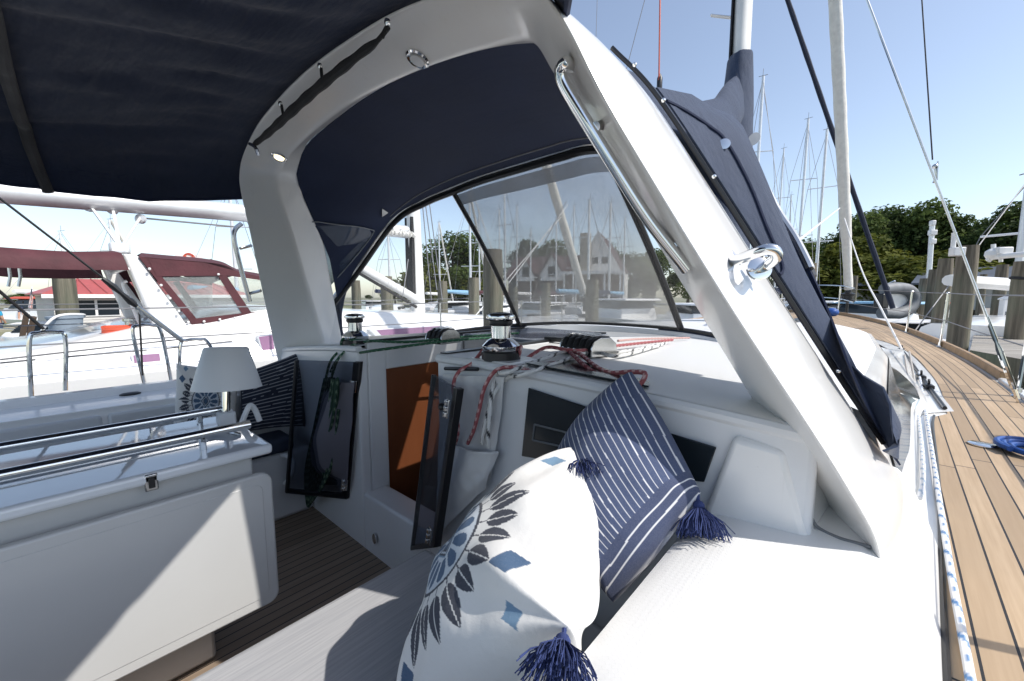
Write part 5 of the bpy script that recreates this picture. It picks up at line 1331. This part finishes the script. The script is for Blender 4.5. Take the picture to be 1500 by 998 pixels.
for k, u, vt, d, ws, l in ((0, 662, 342, 52, 1.2, 'big leafy tree behind the white mast next door'), (0, 690, 366, 56, 1.1, 'leafy tree meeting dodger seam, right of the big one'), (2, 630, 392, 50, 1.3, 'yellow green bush below the big leafy tree'), (0, 578, 410, 54, 1.2, 'small tree under the bunched pale line'), (2, 700, 395, 50, 1.4, 'pale bush behind the thick brown topped piling'),
        (1, 772, 350, 60, 1.1, 'dark tree behind the left dormer of the white house'), (0, 815, 356, 66, 1.2, 'hazy tree behind the middle of the house'), (1, 885, 354, 62, .9, 'tree just right of the chimney gable'), (0, 925, 372, 60, 1.3, 'low hazy tree right of the white house'), (0, 960, 366, 64, 1.2, 'hazy tree behind dodger edge by the handrail foot'), (0, 1010, 384, 62, 1.3, 'small tree half hidden by arch leg'),
        (0, 1180, 352, 70, 1.2, 'pale tree behind the grey masts'), (2, 1200, 378, 62, 1.6, 'yellow green bush below the grey masts'), (0, 1222, 345, 72, 1.1, 'tree touching left side of the rolled white headsail'), (0, 1262, 318, 70, 1.1, 'tall tree right of the rolled white headsail'), (2, 1268, 352, 62, 1.3, 'bright bush under the tall trees by the dark stay'), (1, 1296, 303, 74, 1.1, 'dark round topped tree beyond the dark stay'), (2, 1310, 382, 58, 1.7, 'low yellow bush on the bank beside sheds'), (1, 1334, 304, 72, 1.0, 'dark tree in the middle of the right wood'),
        (0, 1366, 300, 70, 1.0, 'leafy tree where the shroud crosses the wood'), (1, 1398, 312, 68, 1.1, 'dark tree above the wide dock piling'), (1, 1432, 330, 70, 1.0, 'dark tree at the dip of the skyline'), (0, 1444, 352, 62, 1.2, 'lower tree behind the white radar arch'), (1, 1466, 312, 66, 1.1, 'dark tree rising toward the right edge'), (1, 1500, 292, 64, 1.2, 'tallest dark tree at the right edge'), (2, 1392, 372, 58, 1.6, 'yellow green bush behind the piling clump'), (2, 1345, 388, 57, 1.5, 'low green bush behind the lamp post'),
        (0, 18, 432, 70, 1.6, 'far tree left of the flag'), (0, 34, 428, 74, 1.6, 'far tree behind the flag'), (1, -20, 430, 72, 1.6, 'far dark tree at left edge'),
        (1, 540, 432, 170, 2.5, 'far low tree across the open water')):
    plant(k, u, vt, d, 0, l, ws)

# ================================================================== OTHER BOATS
def sail_boat(u, vt, d, label, head=0, L_=10, hullm='gelcoat', covm='navy_canvas', cabin=True, vdeck=None, furl=False, mr=.075, tilt=0, sprd=True):
    top = P(u, vt, d=d); o = Vector((top.x, top.y, 0)); t = thing('sail_boat', label, 'sailboat', o, 'sailing boats at the marina')
    m = Matrix.Rotation(head, 3, 'Z'); T = lambda x, y, z: o+m @ Vector((x, y, z))
    hf = smooth_tab([(-.5, .75), (-.2, .95), (.1, 1.0), (.3, .8), (.45, .35), (.5, .03)])
    hm = MB(); secs = []
    for i in range(25):
        y = -.5+i/24; b = interp(hf, y)*L_*.16; z = 1.0+.35*max(0, y)**1.5
        half = [(b, z), (b*.95, z*.5), (b*.75, .0), (0, -.4)]
        secs.append([T(x, y*L_, q) for x, q in half]+[T(-x, y*L_, q) for x, q in half[::-1][1:]])
    hm.loft(secs).build('hull', hullm, t, angle=50)
    w = L_*.09; secs = []
    for y, s, z in ((-.18, 1, 1.35), (-.05, 1, 1.5), (.12, .9, 1.5), (.25, .6, 1.35), (.30, .5, 1.1)):
        secs.append([T(x*w*s, y*L_, q) for x, q in ((1.1, 1.0), (1.0, z-.1), (.8, z), (-.8, z), (-1.0, z-.1), (-1.1, 1.0))])
    cb = MB().loft(secs).build('cabin', 'gelcoat', t, angle=40)
    for sx in (-1, 1): MB().hexa([T(sx*w*a, y*L_, z) for a, y, z in ((1.02, -.15, 1.15), (1.09, -.15, 1.15), (1.0, .12, 1.15), (.93, .12, 1.15), (1.0, -.15, 1.34), (1.07, -.15, 1.34), (.96, .12, 1.36), (.90, .12, 1.36))]).build('cabin_window', 'dark_glass', t)
    mt = top.z; ms = MB().tube([T(0, .06*L_, .9), T(tilt*.0, .06*L_-.1+tilt*mt*.0, mt)], [mr*1.1, mr*.85], 10).build('mast', 'aluminium', t)
    if sprd:
        for k in (.45, .72):
            z = mt*k; MB().tube([T(-.75, .06*L_, z), T(.75, .06*L_, z)], .03, 6).build('spreader', 'aluminium', ms)
    MB().tube([T(0, .06*L_, mt), T(.02, .06*L_, mt+.45)], .012, 5).build('antenna', 'wire', ms)
    MB().tube([T(-.2, .06*L_, mt+.05), T(.25, .06*L_, mt+.12)], .015, 5).build('wind_vane', 'wire', ms)
    MB().tube([T(0, .05*L_, 2.3), T(0, -.33*L_, 2.35)], [.16, .12], 10).build('boom_cover', covm, t)
    for sx in (-1, 1): MB().tube([T(sx*L_*.145, .05*L_, 1.05), T(sx*.75, .06*L_, mt*.72), T(0, .06*L_, mt*.98)], .011, 4).build('shroud', 'wire', t)
    MB().tube([T(0, .48*L_, 1.35), T(0, .06*L_, mt)], .09 if furl else .012, 6).build('forestay', 'furled_sail' if furl else 'wire', t)
    MB().tube([T(0, -.49*L_, 1.1), T(0, .06*L_, mt)], .012, 4).build('backstay', 'wire', t)
    return t
SB = [(1124, 104, 27, .5, 11, 'sailboat with a tall grey mast and spreaders beside the mast wrap'), (1187, 170, 34, .3, 10, 'sailboat whose grey mast stands left of the shorter tilted one'), (1212, 186, 32, .1, 10, 'sailboat with dark grey mast just left of the rolled headsail'), (1498, 252, 16, -.4, 10, 'sailboat with its mast at the right edge'),
      (566, 340, 30, .8, 10, 'sailboat with a mast under the bunched pale line'), (683, 280, 30, .4, 10, 'sailboat whose mast stands left of dodger seam'), (734, 270, 33, .2, 10, 'sailboat with the taller thin mast before the house'), (728, 306, 44, .3, 10, 'sailboat with the shorter thin mast before the house'), (891, 296, 30, .1, 9, 'sailboat with hazy mast right of the chimney'), (858, 292, 27, .0, 9, 'sailboat with brown mast between cream sail and handrail'),
      (812, 318, 36, .2, 9, 'sailboat with white mast crossing the cream rolled sail'), (78, 338, 44, .9, 10, 'sailboat with a white masthead above the maroon sun top'), (151, 320, 38, .9, 10, 'sailboat with white masthead beside the sheet block'), (327, 262, 24, .9, 10, 'sailboat with grey mast left of the white arch leg'), (700, 310, 38, .6, 9, 'sailboat with pale mast beside the thick piling'),
      (775, 335, 42, .3, 9, 'sailboat with short pale mast over the left dormer'), (838, 300, 40, .2, 10, 'sailboat with pale mast just left of the chimney'), (913, 318, 38, .1, 9, 'sailboat with pale mast right of the white gable'), (755, 300, 46, .4, 10, 'sailboat with thin pale mast left of the house'), (640, 325, 44, .5, 9, 'sailboat with mast before the big leafy tree'), (1150, 215, 44, .3, 10, 'sailboat with thin mast between the mast wrap and grey masts'), (1160, 285, 55, .2, 9, 'small sailboat far off beside the dodger edge')]
for i, (u, vt, d, hd, L_, l) in enumerate(SB):
    sail_boat(u, vt, d, l, hd, L_, ['gelcoat', 'hull_navy', 'gelcoat', 'white_paint'][i % 4], ['navy_canvas', 'light_blue', 'maroon', 'white_paint'][i % 4], mr=.085 if d < 35 else .07, furl=(i % 7 == 5))
# dark stay with furled navy sail that crosses behind the white one
f0, f1 = P(1308, 452, d=17), P(1151, -8, d=17)
dsb = thing('furled_sail', 'dark navy rolled sail on a stay crossing behind the white headsail', 'furled sail', f0)
MB().tube(resample([f0, f1], 30), [.068+.004*math.sin(i*1.7) for i in range(30)], 8).build('sail_roll', 'navy_sail', dsb)
def motor_boat(u, vwl, d, label, head, L_=8, top='white_paint', hullm='gelcoat', hgt=1.0, flybridge=False):
    p = P(u, vwl, d=d); o = Vector((p.x, p.y, 0)); t = thing('motor_boat', label, 'motorboat', o, 'motor boats at the docks')
    m = Matrix.Rotation(head, 3, 'Z'); T = lambda x, y, z: o+m @ Vector((x, y, z*hgt))
    hf = smooth_tab([(-.5, .9), (-.1, 1.0), (.2, .88), (.4, .45), (.5, .04)]); secs = []
    for i in range(21):
        y = -.5+i/20; b = interp(hf, y)*L_*.17; z = 1.0+.5*max(0, y+.1)**1.5
        half = [(b, z), (b*.9, z*.5), (b*.8, 0), (0, -.3)]; secs.append([T(x, y*L_, q) for x, q in half]+[T(-x, y*L_, q) for x, q in half[::-1][1:]])
    MB().loft(secs).build('hull', hullm, t, angle=50); w = L_*.12
    def house(name, y0, y1, z0, z1, s, mat):
        mb = MB(); mb.hexa([T(x*w*s, y*L_, z) for x, y, z in ((-1, y0, z0), (1, y0, z0), (.85, y1, z0), (-.85, y1, z0), (-.92, y0+.01, z1), (.92, y0+.01, z1), (.75, y1-.06, z1), (-.75, y1-.06, z1))]); return mb.build(name, mat, t, bevel=.04)
    house('cabin', -.2, .25, .95, 1.55, 1, 'gelcoat'); house('windscreen', -.18, .16, 1.52, 2.0, .97, 'dark_glass'); house('roof', -.24, .18, 2.0, 2.12, 1.02, top)
    if flybridge: house('flybridge', -.25, .10, 2.12, 2.6, .95, 'gelcoat'); house('fly_top', -.28, .06, 3.2, 3.3, .9, top); [MB().tube([T(sx*w*.8, -.25*L_, 2.5), T(sx*w*.75, -.22*L_, 3.2)], .03, 6).build('fly_post', 'steel', t) for sx in (-1, 1)]
    MB().tube(catmull([T(L_*.14, .1*L_, 1.75), T(L_*.1, .38*L_, 1.95), T(0, .5*L_, 2.0), T(-L_*.1, .38*L_, 1.95), T(-L_*.14, .1*L_, 1.75)], 4), .02, 6).build('bow_rail', 'steel', t)
    return t
motor_boat(86, 480, 30, 'white motor cruiser with an orange top behind the thick piling', 2.2, 9, 'orange_paint', hgt=.95, flybridge=False)
motor_boat(72, 500, 21, 'small white workboat moored by the plank pier', 2.6, 4.5, 'white_paint', hgt=.55)
for u, v, d, l, hd, L_, tp, hm, hg in ((1275, 450, 24, 'white boat with light blue top beyond the bow rail', .9, 7, 'light_blue', 'gelcoat', .85), (1190, 455, 26, 'white boat with sloping dark windscreen past the dodger edge', 1.0, 7, 'white_paint', 'gelcoat', .85), (1325, 465, 17, 'white boat with navy hull moored ahead of the pilings', 1.7, 7, 'white_paint', 'hull_navy', .62),
        (1228, 446, 32, 'small boat with blue canvas behind the furler drum', .7, 6, 'blue_paint', 'gelcoat', .8), (1350, 440, 36, 'boat with orange canvas under the grey shed', 1.1, 7, 'orange_paint', 'gelcoat', .8),
        (790, 462, 26, 'white boat lying below the house behind the front window', 1.2, 8, 'white_paint', 'gelcoat', .8), (910, 462, 24, 'white cruiser behind the foot of the front window', 1.0, 9, 'white_paint', 'gelcoat', .9), (545, 450, 40, 'white boat far off beyond the port dodger tube', 1.3, 8, 'white_paint', 'gelcoat', .8), (660, 452, 30, 'white boat low behind the neighbour deck', 1.2, 8, 'white_paint', 'gelcoat', .8), (1018, 455, 22, 'white boat seen in the gap beside the arch leg', .8, 8, 'white_paint', 'gelcoat', .8), (880, 440, 34, 'boat with dark canvas below the porch of the house', .9, 8, 'navy_canvas', 'gelcoat', 1.0)):
    motor_boat(u, v, d, l, hd, L_, tp, hm, hg)
# grey inflatable hung on davits
c = P(1318, 441, d=20); m = Matrix.Rotation(.9, 3, 'Z'); T = lambda x, y, z: c+m @ Vector((x*.72, y, z))
dg = thing('dinghy', 'grey inflatable dinghy hung on its side beyond the bow', 'dinghy', c)
MB().tube(catmull([T(-1.0, 0, -.42), T(-.2, 0, -.46), T(.55, 0, -.30), T(.85, 0, .05), T(.5, 0, .36), T(-.2, 0, .45), T(-1.0, 0, .40)], 6), .20, 14).build('tubes', 'grey_rubber', dg)
MB().slab([T(-.9, .05, -.35), T(.4, .05, -.25), T(.65, .05, .02), T(.4, .05, .28), T(-.9, .05, .35)], m @ Vector((0, .06, 0))).build('floor', 'aluminium', dg)
MB().cbox(T(-1.1, 0, 0), (.14, .16, .25), .9).build('outboard_motor', 'black_trim', dg, bevel=.03)
MB().tube([T(-.4, .3, -1.3), T(-.4, .25, .6), T(-.4, .0, .7)], .03, 6).build('davit', 'steel', dg)
# radar arch boat at right edge
c = P(1480, 380, d=12.5); r_ = Vector((.75, -.66, 0))
ra = thing('radar_arch', 'white radar arch with a domed antenna above right hand pilings', 'radar arch', c)
a0, a1 = P(1447, 382, d=12.5), P(1520, 371, d=12.2)
MB().tube(catmull([a0, a0.lerp(a1, .15)+Vector((0, 0, .05)), a1], 6), .05, 10, flat=1.0).build('beam', 'white_paint', ra)
MB().lathe([(.10, 0), (.13, .05), (.12, .13), (.06, .18), (.0001, .19)], P(1455, 378, d=12.5), (0, 0, 1), 18).build('radome', 'white_paint', ra)
MB().tube([P(1456, 372, d=12.5), P(1455, 358, d=12.5)], .035, 8).build('antenna', 'white_paint', ra); MB().cbox(P(1467, 368, d=12.5), (.12, .1, .07), .5).build('horn', 'white_paint', ra, bevel=.02)
MB().tube([P(1466, 384, d=12.5), P(1466, 372, d=12.5)], .03, 6).build('mount', 'white_paint', ra)
e_ = P(1530, 372, d=12.2); MB().tube([e_, Vector((e_.x+.1, e_.y+.3, -.2))], .05, 8).build('leg', 'white_paint', ra)
# lamp post and speaker box
b = P(1366, 398, d=26); tp = P(1366, 325, d=26)
lpst = thing('lamp_post', 'slim grey lamp post with boxes before the right wood', 'lamp post', (b.x, b.y, .5))
MB().tube([(b.x, b.y, -.5), tp], .09, 8).build('pole', 'aluminium', lpst)
for v, w in ((327, .08), (341, .13), (354, .10)): MB().cbox(P(1366, v, d=25.9), (w, .10, .11), .5).build('fixture', 'white_paint', lpst, bevel=.03)
c = P(1402, 369, d=9.4); bx = thing('speaker_box', 'pale box with an upright tube fixed to the wide dock piling', 'box', c)
MB().cbox(c, (.075, .06, .065), .5).build('case', 'white_paint', bx, bevel=.01); MB().tube([P(1396, 363, d=9.4), P(1398, 341, d=9.4)], .03, 8).build('tube', 'white_paint', bx)
# flag and people on the pier
fp = P(44, 470, d=19); ft_ = P(45, 420, d=19)
fl = thing('flag', 'striped flag with navy corner drooping from a thin pole on the pier', 'flag', fp)
MB().tube([P(40, 474, d=19), P(47, 420, d=19)], .02, 6).build('pole', 'white_paint', fl)
rows = []; mis = []
for i in range(14):
    t = i/13; w_ = 6.5; rows.append([P(46-.3*i+(-1.5+w_*s)*(.35+.65*t)+1.2*math.sin(s*6+t*3), 423+26*t+5*s, d=19-.12*math.sin(s*7+t*4)) for s in [j/12 for j in range(13)]])
mb = MB()
h_, w__ = 14, 13; vs = [p for r in rows for p in r]; mb.v = vs
for i in range(13):
    for j in range(12):
        mb.f.append([i*13+j, i*13+j+1, (i+1)*13+j+1, (i+1)*13+j]); mb.mi.append(2 if (i < 5 and j < 7) else (0 if j % 2 else 1))
mb.build('cloth', ['white_paint', 'orange_paint', 'navy_shirt'], fl)
def person(u, vfeet, d, label, shirt, legs_, h=1.74, turn=0.0):
    p = P(u, vfeet, d=d); o = Vector((p.x, p.y, .06)); t = thing('person', label, 'person', o, 'people on the pier'); m = Matrix.Rotation(turn, 3, 'Z'); k = h/1.75
    V = lambda x, y, z: o+m @ Vector((x*k, y*k, z*k))
    def skin_body(name, joints, edges, mat, parent):
        me = bpy.data.meshes.new(name); o0 = origin(parent); me.from_pydata([tuple(V(*j[:3])-o0) for j in joints], edges, []); me.materials.append(M[mat])
        ob = bpy.data.objects.new(name, me); COL.objects.link(ob); ob.parent = parent
        ob.modifiers.new('skin', 'SKIN')
        me.update()
        for i, j in enumerate(joints): me.skin_vertices[0].data[i].radius = (j[3]*k, j[3]*k*(j[4] if len(j) > 4 else 1)); me.skin_vertices[0].data[i].use_root = (i == 0)
        s_ = ob.modifiers.new('sub', 'SUBSURF'); s_.levels = 1; s_.render_levels = 1; return ob
    body = [(0, 0, .95, .125), (0, 0, 1.2, .13), (0, .0, 1.42, .12), (0, .01, 1.52, .055), (0, .02, 1.64, .085), (0, .02, 1.72, .07), (.2, 0, 1.42, .055), (.25, .03, 1.15, .042), (.22, .14, .93, .032), (-.2, 0, 1.42, .055), (-.25, .02, 1.15, .042), (-.24, .1, .9, .032), (.1, 0, .88, .09), (.11, .03, .5, .06), (.11, -.02, .08, .045), (.11, .14, .03, .035), (-.1, 0, .88, .09), (-.12, -.01, .5, .06), (-.13, -.08, .08, .045), (-.13, .06, .03, .035)]
    ed = [(0, 1), (1, 2), (2, 3), (3, 4), (4, 5), (2, 6), (6, 7), (7, 8), (2, 9), (9, 10), (10, 11), (0, 12), (12, 13), (13, 14), (14, 15), (0, 16), (16, 17), (17, 18), (18, 19)]
    skin_body('body', body, ed, 'skin', t)
    skin_body('shirt', [(0, 0, .94, .14), (0, 0, 1.2, .145), (0, 0, 1.43, .13), (.2, 0, 1.42, .068), (.24, .02, 1.22, .058), (-.2, 0, 1.42, .068), (-.24, .02, 1.22, .058)], [(0, 1), (1, 2), (2, 3), (3, 4), (2, 5), (5, 6)], shirt, t)
    skin_body('trousers', [(0, 0, .96, .135), (.1, 0, .86, .102), (.11, .03, .5, .075), (.11, -.02, .12, .06), (-.1, 0, .86, .102), (-.12, -.01, .5, .075), (-.13, -.08, .12, .06)], [(0, 1), (1, 2), (2, 3), (0, 4), (4, 5), (5, 6)], legs_, t)
    MB().ball(V(0, 0, 1.70), (.095*k, .10*k, .085*k), 12).build('hair', 'hair', t)
person(1, 515, 26, 'person in a bright blue shirt at left edge of the pier', 'cyan_shirt', 'denim_cloth', 1.68, .6)
person(44, 500, 30, 'person in dark clothes walking beyond the aft gate hoop', 'navy_shirt', 'navy_shirt', 1.72, 2.0)
# clutter on the pier
c = P(97, 482, d=9.6); cl_ = thing('dock_bucket', 'grey blue tub hung beside the thick piling', 'tub', c)
MB().lathe([(.17, -.22), (.20, .16), (.215, .17), (.215, .2), (.19, .2)], c, (0, 0, 1), 24).build('body', 'cooler', cl_); MB().tube(catmull([c+Vector((-.3, .2, .16)), c+Vector((-.05, .2, .22)), c+Vector((.22, -.1, .2)), c+Vector((.2, -.3, -.1)), c+Vector((-.05, -.3, -.24))], 6), .02, 6).build('rope_handle', 'white_paint', cl_)
for u, v, h, l in ((26, 478, .8, 'leaning timber prop on the pier beside the workboat'), (36, 476, .75, 'second leaning timber prop on the pier')):
    p = P(u, v+25, d=15.5); tag(MB().tube([(p.x, p.y, .62), (p.x+.25, p.y+.2, .62+h*1.2)], .06, 6).build('timber_prop', 'teak_step'), l, 'timber')
p = P(30, 503, d=15); tag(MB().tube([(p.x-.4+.15*i, p.y+.1*math.sin(i), .66) for i in range(9)], .05, 6).build('dock_hose', 'yellow_rope'), 'yellow hose lying along the pier edge', 'hose')

# ------------------------------------------------------------------ camera, light, world
cd = bpy.data.cameras.new('camera'); cam = bpy.data.objects.new('camera', cd); COL.objects.link(cam)
cd.sensor_width = 36; cd.sensor_fit = 'HORIZONTAL'; cd.lens = 36*F/1500; cd.clip_start = .02; cd.clip_end = 3000
cam.location = Vector(CAM)
Rm = Matrix((R_, U_, -D_)).transposed(); cam.rotation_euler = Rm.to_euler()
cd.shift_y = 0
sc.camera = cam
SUN = Vector((1, .36, 1.16)).normalized()
sl = bpy.data.lights.new('sun', 'SUN'); sl.energy = 2.9; sl.angle = math.radians(.53); sl.color = (1, .955, .89)
so = bpy.data.objects.new('sun', sl); COL.objects.link(so); so.rotation_euler = SUN.to_track_quat('Z', 'Y').to_euler(); so.location = (20, 5, 25)
wd = bpy.data.worlds.new('World'); sc.world = wd; wd.use_nodes = True
nt = wd.node_tree; bg = nt.nodes['Background']; sky = nt.nodes.new('ShaderNodeTexSky'); sky.sky_type = 'NISHITA'; sky.sun_disc = False
sky.sun_elevation = math.asin(SUN.z); sky.sun_rotation = math.atan2(SUN.x, SUN.y); sky.air_density = 1.0; sky.dust_density = .9; sky.ozone_density = 1.8
hz = nt.nodes.new('ShaderNodeHueSaturation'); hz.inputs['Saturation'].default_value = .80; hz.inputs['Value'].default_value = .88; nt.links.new(sky.outputs[0], hz.inputs['Color']); nt.links.new(hz.outputs[0], bg.inputs[0]); bg.inputs[1].default_value = .15
sc.view_settings.view_transform = 'Standard'; sc.view_settings.look = 'None'; sc.view_settings.exposure = .66; sc.view_settings.gamma = 1
sc.cycles.max_bounces = 12; sc.cycles.diffuse_bounces = 8; sc.cycles.transparent_max_bounces = 16; sc.cycles.caustics_reflective = False; sc.cycles.caustics_refractive = False
sc.cycles.use_denoising = True
